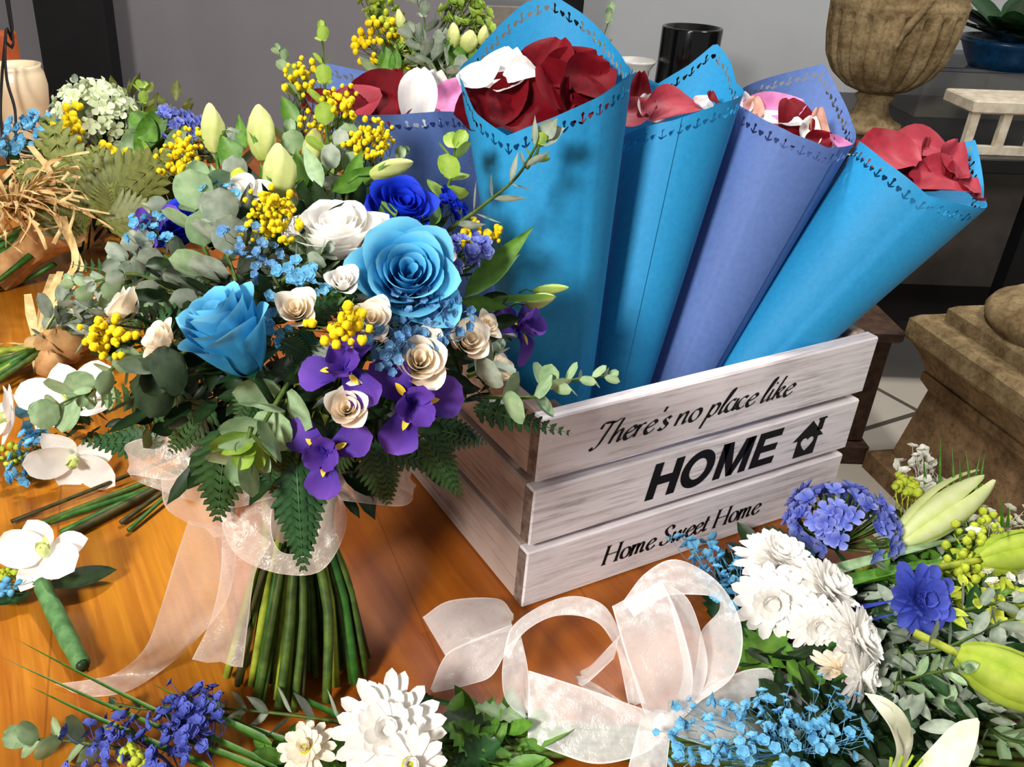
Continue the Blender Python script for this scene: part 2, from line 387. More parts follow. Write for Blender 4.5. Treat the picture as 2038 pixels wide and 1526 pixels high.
# board joints and a worn pale streak
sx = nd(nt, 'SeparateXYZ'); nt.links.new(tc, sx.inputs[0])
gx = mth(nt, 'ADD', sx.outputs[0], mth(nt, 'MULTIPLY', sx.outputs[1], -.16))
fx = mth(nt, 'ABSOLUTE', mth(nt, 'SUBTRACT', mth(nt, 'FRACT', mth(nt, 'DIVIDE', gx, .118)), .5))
bi = mth(nt, 'GREATER_THAN', gx, .112); c3 = mixc(nt, mth(nt, 'MULTIPLY', bi, .72), c3, mixc(nt, ramp(nt, n1, .35, .68), lin((150, 72, 18)), lin((112, 48, 10))))   # right-hand boards: redder timber, with the shade beside the crate painted in
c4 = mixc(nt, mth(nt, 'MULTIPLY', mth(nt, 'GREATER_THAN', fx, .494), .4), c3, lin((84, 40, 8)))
p = bsdf(nt, c4, .34, .45, n2, .12); nt.links.new(p.outputs[0], out.inputs[0])
GD = nrm((.16, 1, 0)); GX = np.array([GD[1], -GD[0], 0])
def tpt(a, b, z): return np.array([.302, 0, 0]) + GX * a + GD * b + np.array([0, 0, z])
t_tab = thing('wooden_table', tpt(-.6, .4, FZ), 'orange varnished wooden work table covered with flowers under the white crate', 'table')
def tbox(mb, a0, a1, b0, b1, z0, z1, bv=0.):
    v, f = box(a0, b0, z0, a1, b1, z1, bv); mb.add(([tpt(*q) for q in v], f))
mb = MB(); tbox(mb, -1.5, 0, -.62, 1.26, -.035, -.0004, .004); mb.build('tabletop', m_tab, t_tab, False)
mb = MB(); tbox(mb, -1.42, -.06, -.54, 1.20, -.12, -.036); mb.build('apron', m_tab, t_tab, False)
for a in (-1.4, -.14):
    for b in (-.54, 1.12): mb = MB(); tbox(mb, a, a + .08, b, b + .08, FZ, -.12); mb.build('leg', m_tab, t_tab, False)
# ------------------------------------------------------------------ the white crate
CW, CD, CH = .292, .235, .15
m_crate, nt, out = newmat('whitewashed wood')
def crate_mat(name, ax, w1, w2, dk):
    m, nt, out = newmat(name); tc = nd(nt, 'TexCoord').outputs['Object']; mp = nd(nt, 'Mapping')
    mp.inputs['Scale'].default_value = (.06, 1, 1) if ax == 0 else (1, .06, 1); nt.links.new(tc, mp.inputs[0])
    a = noise(nt, 230, 6, mp.outputs[0], .7); b = noise(nt, 330, 3, mp.outputs[0]); c = noise(nt, 18, 4, tc)
    k = mth(nt, 'MULTIPLY', ramp(nt, a, .46, .72), ramp(nt, c, .36, .66))
    col = mixc(nt, k, lin(w1), lin(dk)); col = mixc(nt, mth(nt, 'MULTIPLY', ramp(nt, b, .52, .7), .55), col, lin(w2))
    p = bsdf(nt, col, .75, .15, b, .3); nt.links.new(p.outputs[0], out.inputs[0]); return m
mc_f = crate_mat('whitewashed wood front', 0, (230, 222, 225), (186, 173, 173), (104, 88, 86))
mc_s = crate_mat('whitewashed wood side', 1, (178, 156, 146), (132, 108, 98), (74, 54, 46))  # browner side planks, with the shade on that side also put into the colour
mc_d = mat('bare end grain wood', (136, 116, 106), (96, 78, 70), .8, scale=140)
crate = thing('wooden_crate', (CW / 2, CD / 2, 0), 'whitewashed slatted crate printed with black home lettering holding the paper cones', 'crate')
TH = .011; rows = [(.0, .0476), (.0532, .0973), (.1037, .15)]; TXT = []
planks = []
for k, (z0, z1) in enumerate(rows):
    mb = MB(); mb.add(box(0, 0, z0, CW, TH, z1, .0012)); planks.append(mb.build('front_plank', mc_f, crate, False))
    mb = MB(); mb.add(box(.0004, TH + .0004, z0, TH, CD - TH - .0004, z1, .0012)); mb.build('side_plank', mc_s, crate, False)
    mb = MB(); mb.add(box(CW - TH, TH + .0004, z0, CW - .0004, CD - TH - .0004, z1, .0012)); mb.build('side_plank', mc_s, crate, False)
    mb = MB(); mb.add(box(0, CD - TH, z0, CW, CD, z1, .0012)); mb.build('back_plank', mc_f, crate, False)
    mb = MB(); mb.add(box(-.0002, .0012, z0 + .0015, .0006, TH - .0006, z1 - .0015)); mb.build('plank_end', mc_d, planks[-1], False)
for x in (TH, CW - TH - .016):
    for y in (TH, CD - TH - .016): mb = MB(); mb.add(box(x, y, .0004, x + .016, y + .016, .144)); mb.build('corner_post', mc_d, crate, False)
mb = MB(); mb.add(box(TH, TH, .0015, CW - TH, CD - TH, .006)); mb.build('bottom_board', mc_d, crate, False)
# lettering: pen strokes with the contrast of the print, drawn in letter units (x-height 1)
def stroke(P, pen, amin, w, smooth=True):
    Q = crom([np.array([a, b, 0.]) for a, b in P], 6) if smooth and len(P) > 2 else crom([np.array([a, b, 0.]) for a, b in P], 3)
    out = []
    for i, q in enumerate(Q):
        t = nrm(Q[min(i + 1, len(Q) - 1)] - Q[max(i - 1, 0)]); wd = w * (amin + (1 - amin) * abs(math.sin(math.atan2(t[1], t[0]) - pen)) ** 1.6)
        nn = np.array([-t[1], t[0], 0]) * wd / 2; out += [q + nn, q - nn]
    return out, [(2 * i, 2 * i + 1, 2 * i + 3, 2 * i + 2) for i in range(len(Q) - 1)]
def arc(cx, cy, rx, ry, a0, a1, n=9): return [(cx + rx * math.cos(math.radians(a0 + (a1 - a0) * i / n)), cy + ry * math.sin(math.radians(a0 + (a1 - a0) * i / n))) for i in range(n + 1)]
GL = {  # upright skeletons, slant added later : (advance, strokes)
 'a': (.95, [arc(.42, .5, .36, .5, 60, 330), [(.8, 1), (.76, .3), (.86, .04), (1.02, .14)]]),
 'c': (.8, [arc(.44, .5, .38, .5, 50, 320)]), 'e': (.82, [[(.1, .46), (.5, .58), (.74, .78), (.5, 1), (.18, .72), (.1, .35), (.34, 0), (.62, .06), (.84, .3)]]),
 'h': (1., [[(.1, 0), (.22, 1.2), (.34, 1.95)], [(.14, .45), (.45, .92), (.7, .9), (.7, .4), (.76, .04), (.98, .16)]]),
 'i': (.5, [[(.22, 1), (.16, .3), (.26, .04), (.5, .2)], [(.26, 1.42), (.3, 1.56)]]),
 'k': (.95, [[(.1, 0), (.22, 1.2), (.34, 1.95)], [(.16, .42), (.5, .95), (.72, .84), (.5, .55), (.28, .5)], [(.36, .52), (.62, .1), (.92, .12)]]),
 'l': (.5, [[(.14, .5), (.44, 1.5), (.5, 1.95), (.34, 1.9), (.2, 1.2), (.14, .3), (.26, .02), (.5, .2)]]),
 'm': (1.45, [[(.12, 1), (.12, 0)], [(.12, .5), (.36, .96), (.58, .85), (.58, 0)], [(.58, .5), (.82, .96), (1.06, .88), (1.04, .25), (1.14, .03), (1.32, .16)]]),
 'n': (1.05, [[(.12, 1), (.12, 0)], [(.14, .45), (.42, .94), (.7, .9), (.7, .35), (.78, .04), (1., .18)]]),
 'o': (.95, [arc(.46, .5, .37, .5, 90, 450, 12)]), 'p': (1., [[(.2, 1.05), (.16, .2), (.06, -.9)], [(.18, .5), (.46, 1), (.78, .86), (.76, .3), (.5, .0), (.22, .14)]]),
 'r': (.72, [[(.14, 1), (.12, 0)], [(.14, .5), (.36, .94), (.62, .98)]]), 's': (.75, [[(.64, .86), (.42, 1), (.2, .82), (.36, .56), (.6, .32), (.46, .02), (.2, .02), (.06, .16)]]),
 't': (.6, [[(.28, 1.4), (.2, .3), (.3, .03), (.54, .16)], [(.04, 1), (.52, 1)]]), 'w': (1.35, [[(.1, 1), (.2, .04), (.32, .06), (.66, .96), (.7, .06), (.84, .06), (1.2, 1)]]),
 'T': (1.15, [[(.02, 1.45), (.12, 1.85), (.5, 1.86), (.95, 1.8), (1.3, 1.98)], [(.76, 1.84), (.58, .9), (.4, .1), (.1, -.16), (-.1, .02)]]),
 "'": (.35, [[(.2, 1.95), (.14, 1.55)]]), ' ': (.5, []),
 'H': (1.6, [[(.2, 1.7), (.2, 0)], [(1.3, 1.7), (1.3, 0)], [(.2, .88), (1.3, .88)], [(.02, 1.7), (.42, 1.7)], [(1.1, 1.7), (1.5, 1.7)], [(.02, 0), (.42, 0)], [(1.1, 0), (1.5, 0)]]),
 'S': (1.1, [[(.9, 1.35), (.86, 1.6), (.55, 1.74), (.22, 1.45), (.42, 1.02), (.8, .66), (.78, .18), (.45, -.03), (.14, .12), (.08, .42)]])}
def lettering(text, x0, zb, length, xh, slant, pen, amin, w, name, parent, serif=False):
    mb = MB(); adv = sum(GL[c][0] for c in text); kx = length / adv; x = 0; 
    for c in text:
        for st in GL[c][1]:
            v, f = stroke(st, pen, amin, w, len(st) > 2)
            mb.add(([(x0 + (x + p[0]) * kx + slant * p[1] * xh, -.0003, zb + p[1] * xh) for p in v], f))
            if serif and len(st) == 2 and abs(st[0][0] - st[1][0]) < .05 and c in 'mnr':
                for sy in (0, 1):
                    v, f = stroke([(st[0][0] - .18, sy), (st[0][0] + .12, sy)], pen, amin, w, False); mb.add(([(x0 + (x + p[0]) * kx + slant * p[1] * xh, -.0003, zb + p[1] * xh) for p in v], f))
        x += GL[c][0]
    mb.build(name, m_ink, parent, False)
lettering("There's no place like", .040, .1195, .172, .0088, .42, math.radians(35), .30, .27, 'printed_lettering', planks[2])
lettering("Home Sweet Home", .0632, .0155, .147, .0092, .2, math.radians(10), .30, .27, 'printed_lettering', planks[0], True)
mb = MB(); HX, HZ, HH, SL = .0925, .0620, .0295, .16
def poly(P): mb.add(([(HX + x * HH + SL * z * HH, -.0003, HZ + z * HH) for x, z in P], [tuple(range(len(P)))]))
def quad(a, b, c, d): poly([(a, b), (c, b), (c, d), (a, d)])
quad(0, 0, .25, 1); quad(.62, 0, .87, 1); quad(.25, .38, .62, .62)                       # H
N = 28; ov = [(1.43 + .5 * math.cos(2 * math.pi * i / N), .5 + .52 * math.sin(2 * math.pi * i / N)) for i in range(N)]; iv = [(1.43 + .25 * math.cos(2 * math.pi * i / N), .5 + .29 * math.sin(2 * math.pi * i / N)) for i in range(N)]
for i in range(N): poly([ov[i], ov[(i + 1) % N], iv[(i + 1) % N], iv[i]])                  # O
quad(2.05, 0, 2.28, 1); quad(2.86, 0, 3.09, 1); poly([(2.05, 1), (2.38, 1), (2.66, .0), (2.48, 0)]); poly([(3.09, 1), (2.76, 1), (2.48, .0), (2.66, 0)])     # M
quad(3.22, 0, 3.46, 1); quad(3.46, 0, 4.0, .21); quad(3.46, .4, 3.95, .6); quad(3.46, .79, 4.0, 1)    # E
mb.build('printed_lettering', m_ink, planks[1], False)
# house with a heart cut out of it
mb = MB(); HX, HZ, HH, SL = .2284, .0592, .0292, .06
ht = [(.5 + .225 * x, .36 + .2 * y) for x, y in ((0, -1), (-.55, -.45), (-.95, .2), (-.98, .6), (-.75, .92), (-.4, .98), (-.1, .78), (0, .55))]
lo = [(.5, 0), (.14, 0), (.14, .55), (-.04, .55), (.5, 1.05)]
def shear(P): return [(x, z - .0 * x) for x, z in P]
L_ = [(.5, 0)] + [(.14, 0), (.14, .52), (-.04, .52), (.5, 1.05)] + ht[::-1]
poly(L_); poly([(1 - x, z) for x, z in L_][::-1]); quad(.74, .7, .93, 1.02); poly([(.70, 1.02), (.99, 1.02), (.99, 1.08), (.70, 1.08)])
mb.build('printed_house', m_ink, planks[1], False)
# ------------------------------------------------------------------ paper cones with a punched border
def papermat(name, c, c2):
    m, nt, out = newmat(name); u = nd(nt, 'UVMap', uv_map='edge'); sx = nd(nt, 'SeparateXYZ'); nt.links.new(u.outputs[0], sx.inputs[0])
    U, V = sx.outputs[0], sx.outputs[1]; P = .0125
    x = mth(nt, 'MULTIPLY', mth(nt, 'SUBTRACT', mth(nt, 'FRACT', mth(nt, 'DIVIDE', U, P)), .5), P); y = mth(nt, 'SUBTRACT', .0085, V)
    def circ(cx, cy, r): return mth(nt, 'LESS_THAN', mth(nt, 'ADD', mth(nt, 'POWER', mth(nt, 'ABSOLUTE', mth(nt, 'SUBTRACT', x, cx)), 2.), mth(nt, 'POWER', mth(nt, 'ABSOLUTE', mth(nt, 'SUBTRACT', y, cy)), 2.)), r * r)
    def bx(cx, cy, w, h): return mth(nt, 'MULTIPLY', mth(nt, 'LESS_THAN', mth(nt, 'ABSOLUTE', mth(nt, 'SUBTRACT', x, cx)), w), mth(nt, 'LESS_THAN', mth(nt, 'ABSOLUTE', mth(nt, 'SUBTRACT', y, cy)), h))
    A = -.0026; H = .0034
    arcm = mth(nt, 'MULTIPLY', mth(nt, 'SUBTRACT', circ(A, .0004, .0031), circ(A, .0012, .0026)), mth(nt, 'LESS_THAN', y, -.0004))
    s = [circ(A, .0027, .0012), bx(A, 0, .00065, .003), arcm, circ(H - .0009, .0004, .0012), circ(H + .0009, .0004, .0012), circ(H, -.0008, .0012)]
    a = s[0]
    for q in s[1:]: a = mth(nt, 'MAXIMUM', a, q)
    n = noise(nt, 260, 3); col = mixc(nt, ramp(nt, n, .3, .7), lin(c), lin(c2)); p = bsdf(nt, col, .62, .3, noise(nt, 600, 2), .12)
    tl = nd(nt, 'BsdfTranslucent'); nt.links.new(col, tl.inputs[0]); x1 = nd(nt, 'MixShader', i_0=.1); nt.links.new(p.outputs[0], x1.inputs[1]); nt.links.new(tl.outputs[0], x1.inputs[2])
    tr = nd(nt, 'BsdfTransparent'); mx = nd(nt, 'MixShader'); nt.links.new(a, mx.inputs[0]); nt.links.new(x1.outputs[0], mx.inputs[1]); nt.links.new(tr.outputs[0], mx.inputs[2]); nt.links.new(mx.outputs[0], out.inputs[0])
    return m
m_pblue = papermat('bright blue card', (40, 146, 200), (34, 138, 192))
m_pviol = papermat('periwinkle card', (92, 120, 180), (86, 112, 172))
CONES = {}
def cone(key, top, dt, bot, db, rt, rb, rim, m, label, lap=300):
    """rolled sheet: rim = [(degrees, height along the axis)], 0 right, 90 away, 180 left, 270 towards the viewer"""
    T = at(top[0], top[1], dt); Bp = bot if len(bot) == 3 else at(bot[0], bot[1], db); Bp = np.array(Bp, float)
    ax = nrm(T - Bp); L = np.linalg.norm(T - Bp); e1 = CR[0] - ax * (CR[0] @ ax); e1 = nrm(e1); e2 = np.cross(ax, e1)
    if e2 @ CR[2] < 0: e2 = -e2
    sol = []
    for th, qx, qy in rim:                                               # where each measured rim point lies on the rolled sheet
        x = np.array([math.radians(th), 0.])
        def proj(x):
            r = rb + (rt - rb) * ((L + x[1]) / L); X = CR @ (Bp + ax * (L + x[1]) + (e1 * math.cos(x[0]) + e2 * math.sin(x[0])) * r) + CT
            return np.array([CX + CF * X[0] / X[2] - qx, CY + CF * X[1] / X[2] - qy, (x[0] - math.radians(th)) * 12])
        for _ in range(25):
            r0 = proj(x); J = np.stack([(proj(x + np.array([1e-4, 0])) - r0) / 1e-4, (proj(x + np.array([0, 1e-5])) - r0) / 1e-5], 1)
            x = x - np.clip(np.linalg.lstsq(J, r0, rcond=None)[0], [-.15, -.02], [.15, .02])
        sol.append((math.degrees(x[0]) % 360, float(np.clip(x[1], -.09, .11))))
    rim = sorted(sol); A = [r[0] - 360 for r in rim] + [r[0] for r in rim] + [r[0] + 360 for r in rim]; Hh = [r[1] for r in rim] * 3
    nu, nv = 96, 26; v = []; uv = []; f = []; span = 2 * math.pi * 1.16
    prev = None; arcl = 0
    for i in range(nu):
        th = math.radians(lap) + span * i / (nu - 1); h = float(np.interp(math.degrees(th) % 360, A, Hh)); ends = (i / (nu - 1))
        off = .0009 * (1 if ends > .86 else 0)
        if ends > .86: off = .0012
        Lr = L + h; q = None
        for j in range(nv):
            t = 1 - (1 - j / (nv - 1)) ** 1.0; z = Lr * t; r = rb + (rt - rb) * (z / L) + off
            p_ = Bp + ax * z + (e1 * math.cos(th) + e2 * math.sin(th)) * r; v.append(p_)
            if j == nv - 1: q = p_
        if prev is not None: arcl += np.linalg.norm(q - prev)
        prev = q
        for j in range(nv): uv.append((arcl, Lr * (1 - j / (nv - 1))))
    for i in range(nu - 1):
        for j in range(nv - 1): a = i * nv + j; f.append((a, a + nv, a + nv + 1, a + 1))
    mb = MB(); mb.add((v, f)); o = mb.build('paper_cone', m, None); tag(o, label, 'paper cone', 'paper cones in the crate')
    l = o.data.uv_layers.new(name='edge')
    l.data.foreach_set('uv', np.array([uv[q.vertex_index] for q in o.data.loops], np.float32).ravel())
    CONES[key] = (Bp, ax, e1, e2, L, rt, rb); return o
cone('c1', (1084, 175), .580, (.045, .030, .008), 0, .0530, .010, [(180, 921, 161), (205, 945, 222), (236, 1010, 270), (272, 1100, 234), (312, 1190, 193), (342, 1235, 160), (10, 1246, 128), (38, 1222, 92), (64, 1160, 27), (86, 1095, -14), (106, 1040, 8), (132, 985, 60), (158, 942, 112)], m_pblue, 'bright blue paper cone with the tallest pointed back, beside the bouquet')
cone('c2', (1348, 212), .630, (.083, .040, .008), 0, .0402, .009, [(205, 1236, 276), (265, 1340, 240), (320, 1440, 204), (2, 1464, 165), (36, 1452, 118), (58, 1425, 84), (82, 1370, 130), (106, 1310, 166), (128, 1265, 142), (160, 1235, 185)], m_pblue, 'bright blue paper cone with a notched back, between the tall blue and the violet cones', 205)
cone('c3', (1578, 238), .650, (.119, .050, .008), 0, .0452, .009, [(185, 1455, 200), (232, 1520, 238), (264, 1580, 268), (305, 1645, 294), (345, 1702, 284), (15, 1696, 245), (44, 1668, 180), (66, 1640, 126), (100, 1560, 146), (150, 1475, 178)], m_pviol, 'periwinkle paper cone with mixed pink and red petals, second cone from the stone pedestal', 248)
cone('c4', (1832, 345), .640, (.140, .062, .008), 0, .0475, .009, [(185, 1703, 278), (228, 1760, 320), (264, 1845, 388), (305, 1920, 408), (345, 1957, 392), (16, 1955, 345), (48, 1942, 278), (78, 1893, 287), (120, 1790, 302), (150, 1730, 292)], m_pblue, 'bright blue paper cone leaning furthest over the right end of the crate', 265)
cone('c0', (775, 196), .660, (.085, .130, .008), 0, .0540, .009, [(190, 625, 205), (225, 690, 228), (265, 790, 228), (320, 915, 225), (350, 930, 200), (40, 925, 160), (70, 880, 158), (100, 770, 150), (140, 650, 125), (165, 632, 160)], m_pviol, 'periwinkle paper cone half hidden behind the bouquet')
GROUPS = {'c1': ('tall blue cone', 'rose petals in the tall blue cone'), 'c2': ('notched blue cone', 'rose petals in the notched blue cone'), 'c3': ('pink filled violet cone', 'rose petals in the front violet cone'), 'c4': ('leaning blue cone', 'rose petals in the leaning blue cone'), 'c0': ('violet cone behind the bouquet', 'rose petals in the rear violet cone')}
def petal(key, x, y, hz, size, wd, face, roll, m, bend, label, cup=.3):
    """a loose petal lying in a cone; hz = height along the cone axis relative to the rim"""
    Bp, ax, e1, e2, L, rt, rb = CONES[key]; r = nrm(ray(x, y)); w = CC - Bp; k = r @ ax; den = 1 - k * k
    sr = (k * (w @ ax) - w @ r) / den                                   # nearest approach of the sight line to the cone's axis
    p = CC + r * (sr + hz); t = (p - Bp) @ ax; q = p - Bp - ax * t; lim = (rb + (rt - rb) * t / L) * .86; rr = np.linalg.norm(q)
    if rr > lim: p = Bp + ax * t + q * lim / rr
    B = frame(dirc(*face), roll)
    def fn(u, v):
        s = (u - .5) * 2; t = v; w = (math.sin(math.pi * (t * .86 + .1)) ** .6) * (1 - .1 * t)
        return (t - .5) * size, s * w * wd / 2, bend * size * ((t - .5) ** 2 * 2 - .25) + cup * wd * s * s * w * .5 + .03 * size * math.sin(5 * s + 6 * t), t * .8
    mb = MB(); mb.add(grid(9, 10, fn), p, B); o = mb.build('rose_petal', m, None); tag(o, label, 'petal', GROUPS[key][1]); return o
# loose petals in the cones : (x, y, height, length, width, facing, roll, material, bend, what)
PET = {
 'c1': [(985, 205, -.004, .050, .044, (-.25, .35, .9), 1.0, m_red, .2, 'dark crimson petal lying low at the left of the tall blue cone'),
        (1055, 215, -.010, .054, .050, (.0, .35, .9), .2, m_red, .2, 'dark crimson petal filling the front of the tall blue cone'),
        (1130, 185, -.006, .050, .044, (.2, .35, .9), 2.2, m_red, .25, 'dark crimson petal at the right side of the tall blue cone'),
        (1175, 155, .004, .036, .036, (.3, .3, .9), .4, m_red, .2, 'crimson petal against the right wall of the tall blue cone'),
        (1090, 135, .016, .046, .040, (-.25, .2, .9), 1.5, m_red, -.2, 'crimson petal standing up to a point at the back of the tall blue cone'),
        (1140, 140, .010, .042, .036, (.1, .35, .9), .6, m_red, .25, 'crimson petal behind the fold in the tall blue cone'),
        (1128, 205, -.016, .032, .020, (.75, .2, .5), 1.2, m_red, .4, 'small crimson petal folded upright in the tall blue cone'),
        (955, 152, .000, .028, .026, (-.3, .5, .8), .8, m_white, .3, 'white petal curled over the left edge of the tall blue cone'),
        (1000, 143, .004, .036, .034, (-.1, .4, .9), 1.4, m_white, .3, 'white petal on the crimson petals of the tall blue cone'),
        (1045, 145, .002, .030, .020, (.3, .5, .7), .1, m_white, -.4, 'white petal with a curled tip against the crimson point')],
 'c2': [(1255, 225, -.010, .036, .030, (-.2, .5, .8), .6, m_redl, .3, 'dull red petal tucked against the tall blue cone'),
        (1275, 190, .008, .036, .018, (.0, .3, .9), 1.57, m_red, .3, 'narrow crimson petal standing upright in the notched cone'),
        (1292, 220, -.004, .026, .022, (.3, .4, .8), 1.3, m_white, .3, 'white petal between the red ones in the notched cone'),
        (1345, 215, -.006, .044, .034, (.1, .6, .7), .3, m_redl, -.3, 'broad rose red petal along the front of the notched cone'),
        (1400, 205, .002, .024, .016, (.3, .6, .6), .2, m_white, .3, 'small white petal at the right of the notched cone'),
        (1418, 195, .004, .018, .010, (.3, .6, .6), .7, m_red, .2, 'tiny crimson petal tip beside the small white petal')],
 'c3': [(1478, 205, .002, .018, .016, (0, .3, .9), 1.6, m_white, .2, 'small white petal first at the rim of the pink filled cone'),
        (1500, 215, .000, .020, .016, (0, .4, .9), 1.4, m_peach, .2, 'small peach petal beside the white one at the cone rim'),
        (1540, 220, .004, .042, .036, (-.1, .5, .8), .3, m_pink, .3, 'broad pink petal at the back of the violet cone'),
        (1552, 240, -.006, .034, .028, (0, .8, .5), .2, m_white, .2, 'white petal under the broad pink petal'),
        (1575, 240, .000, .038, .030, (.1, .2, .9), 1.5, m_red, -.3, 'dark red petal standing in the middle of the violet cone'),
        (1612, 262, -.004, .024, .018, (.1, .3, .9), 1.3, m_white, .3, 'white petal right of the dark red petal'),
        (1632, 258, .002, .032, .018, (.2, .2, .9), 1.5, m_peach, .3, 'pointed peach petal standing at the right of the violet cone'),
        (1630, 280, -.008, .026, .018, (.2, .4, .8), .3, m_red, .2, 'dark red petal low behind the rim under the peach petal'),
        (1672, 284, -.002, .020, .012, (.3, .4, .8), -.5, m_pink, .3, 'bright pink petal in the right corner of the violet cone')],
 'c4': [(1770, 305, -.006, .044, .036, (-.3, .5, .8), -.4, m_redl, .3, 'rose red petal at the left of the leaning cone'),
        (1825, 300, .012, .046, .036, (-.2, .6, .7), .3, m_redl, -.4, 'rose red petal rolled over at the top of the leaning cone'),
        (1850, 325, .004, .036, .026, (.6, .3, .6), 1.2, m_redl, .5, 'rose red petal folded upright in the middle of the leaning cone'),
        (1835, 350, -.006, .044, .038, (-.1, .6, .8), .8, m_red, .3, 'crimson petal in the hollow of the leaning cone'),
        (1885, 365, -.004, .050, .042, (.2, .6, .7), -.3, m_redl, -.3, 'large rose red petal over the front edge of the leaning cone'),
        (1898, 320, .008, .038, .028, (.3, .4, .8), .8, m_redl, .3, 'rose red petal against the pale back of the leaning cone'),
        (1930, 375, -.002, .032, .026, (.4, .5, .6), .3, m_redl, .35, 'rose red petal curling out at the right tip of the leaning cone')],
 'c0': [(705, 212, .000, .044, .036, (-.2, .35, .9), .6, m_redl, .2, 'rose red petal half hidden by yellow goldenrod'),
        (765, 200, .000, .052, .050, (-.1, .3, .9), .2, m_red, .2, 'large crimson petal in the rear violet cone'),
        (787, 165, .012, .022, .016, (0, .2, .9), 1.5, m_red, .2, 'small crimson petal tip sticking up at the back'),
        (832, 190, -.006, .046, .030, (.0, .15, .95), 1.57, m_white, -.3, 'tall white petal standing in the rear violet cone'),
        (866, 195, .004, .044, .030, (.3, .3, .9), 1.3, m_cream, .25, 'pale cream petal behind the tall white petal'),
        (900, 195, .004, .038, .030, (.2, .4, .9), .9, m_pink, .3, 'mauve pink petal against the tall blue cone'),
        (640, 205, .006, .030, .026, (0, .4, .9), .3, m_red, .3, 'crimson petal peeking out at the far side')]}
for k, L_ in PET.items():
    for a in L_: petal(k, *a)
# ------------------------------------------------------------------ flower builders that add parts to a bouquet
def F_rose(par, x, y, d, px, face, mats, label, hr=1.0, n=24, op=.5, seed=0, roll=0., green=True, name='rose'):
    p = pt(x, y, d); dep = float(CR[2] @ (p - CC)); R = px / 2 * dep / CF / 1.12; H = R * 1.25 * hr; ax = dirc(*face); B = frame(ax, roll)
    o0 = p - ax * H * .85
    mb = MB(); mb.add(rose(R, H, n, op, seed), o0, B); o = mb.build(name, mats, par, True, label)
    if green: mb = MB(); mb.add(sepals(R, H), o0, B); mb.build('sepals', m_fern, o)
    return o
def F_iris(par, x, y, d, px, face, label, roll=0.):
    p = pt(x, y, d); R = px / 1.78 * float(CR[2] @ (p - CC)) / CF; B = frame(dirc(*face), roll); mb = MB(); mg = MB()
    for k in range(3):
        a = k * 2.094; d1 = (math.cos(a), math.sin(a), .35)
        mb.add(leaf(R * 1.2, R * 1.25, 'petal', -.45, .06, 9, 10, .07), p, B @ frx(d1, (-.35 * d1[0], -.35 * d1[1], 1)))
        mg.add(leaf(R * .42, R * .17, 'oval', -.2, .05), p + B @ (np.array(d1) * R * .24 + np.array([0, 0, R * .065])), B @ frx(d1, (-.35 * d1[0], -.35 * d1[1], 1)))
        a += 1.047; d2 = (math.cos(a) * .62, math.sin(a) * .62, .8); mb.add(leaf(R * .95, R * .8, 'petal', .1, .2, 7, 9, .08), p, B @ frx(d2, (-.8 * d2[0], -.8 * d2[1], .6)), g=.5)
        a -= 1.047; mb.add(leaf(R * .55, R * .3, 'petal', .2, .2, 5, 7, .05), p + B @ np.array([0, 0, R * .12]), B @ frx((math.cos(a), math.sin(a), .6), (-.6 * math.cos(a), -.6 * math.sin(a), 1)))
    o = mb.build('iris', m_iris, par, True, label); mg.build('throat', m_gold, o); return o
def F_bud(par, x0, y0, x1, y1, d0, d1, px, m, label=None, lob=5, name='lisianthus_bud', stem=None, tw=1.6):
    a, b = pt(x0, y0, d0), pt(x1, y1, d1); R = px / 2 * float(CR[2] @ ((a + b) / 2 - CC)) / CF; B = frame(b - a, rnd.random() * 3)
    mb = MB(); mb.add(bud(R, np.linalg.norm(b - a), lob, tw), a, B); o = mb.build(name, m, par, True, label)
    s = MB()
    for k in range(3): q = k * 2.1; s.add(leaf(np.linalg.norm(b - a) * .45, R * .5, 'lance', -.2, .1), a, B @ frx((math.cos(q) * .55, math.sin(q) * .55, .8), (-math.cos(q) * .8, -math.sin(q) * .8, .5)))
    st = stem if stem is not None else a - nrm(b - a) * R * 2.5
    s.add(tube([st, (a + st) / 2 + np.array([0, 0, .002]), a], R * .16, 5)); s.build('stalk', m_green, o); return o
def F_tiny(par, name, pts, r, m, mst, root, label=None, fl='ball', n=4, spread=.004):
    """clusters of tiny blossoms on branching stems; pts = blossom points"""
    mb = MB(); s = MB()
    for i, p in enumerate(pts):
        k = r * rnd.uniform(.7, 1.25) * (1.3 if fl == 'f' else 1)
        if fl == 'ball': mb.add(ball(k, 6, 5, .25), p)
        else:
            B = frame(nrm(np.asarray(p) - np.asarray(root)) + np.array([rnd.gauss(0, .4) for _ in range(3)])); mb.add(floret(k * 1.25, 5, i), p, B); mb.add(floret(k * .8, 5, i + 9), np.asarray(p) + B[:, 2] * k * .3, B @ frame((.2, .1, 1), .6))
        q = np.asarray(p) + (np.asarray(root) - np.asarray(p)) * rnd.uniform(.25, .45) + np.array([rnd.gauss(0, spread) for _ in range(3)])
        s.add(tube([q, (q + p) / 2 + np.array([rnd.gauss(0, spread * .3) for _ in range(3)]), p], r * .10, 3))
        if i % 3 == 0: s.add(tube([root, q], r * .16, 3))
    o = mb.build(name, m, par, True, label); s.build('stems', mst, o); return o
def cloud(x, y, d, sx, sy, n, sd=.012):
    out = []
    for _ in range(n):
        a = rnd.uniform(0, 6.283); q = math.sqrt(rnd.random()); z0 = pt(x + sx / 2 * q * math.cos(a), y + sy / 2 * q * math.sin(a), d); out.append(z0 + np.array([rnd.uniform(-1, 1) * sd, rnd.uniform(-1, 1) * sd, rnd.uniform(-.3, 1) * sd]))
    return out
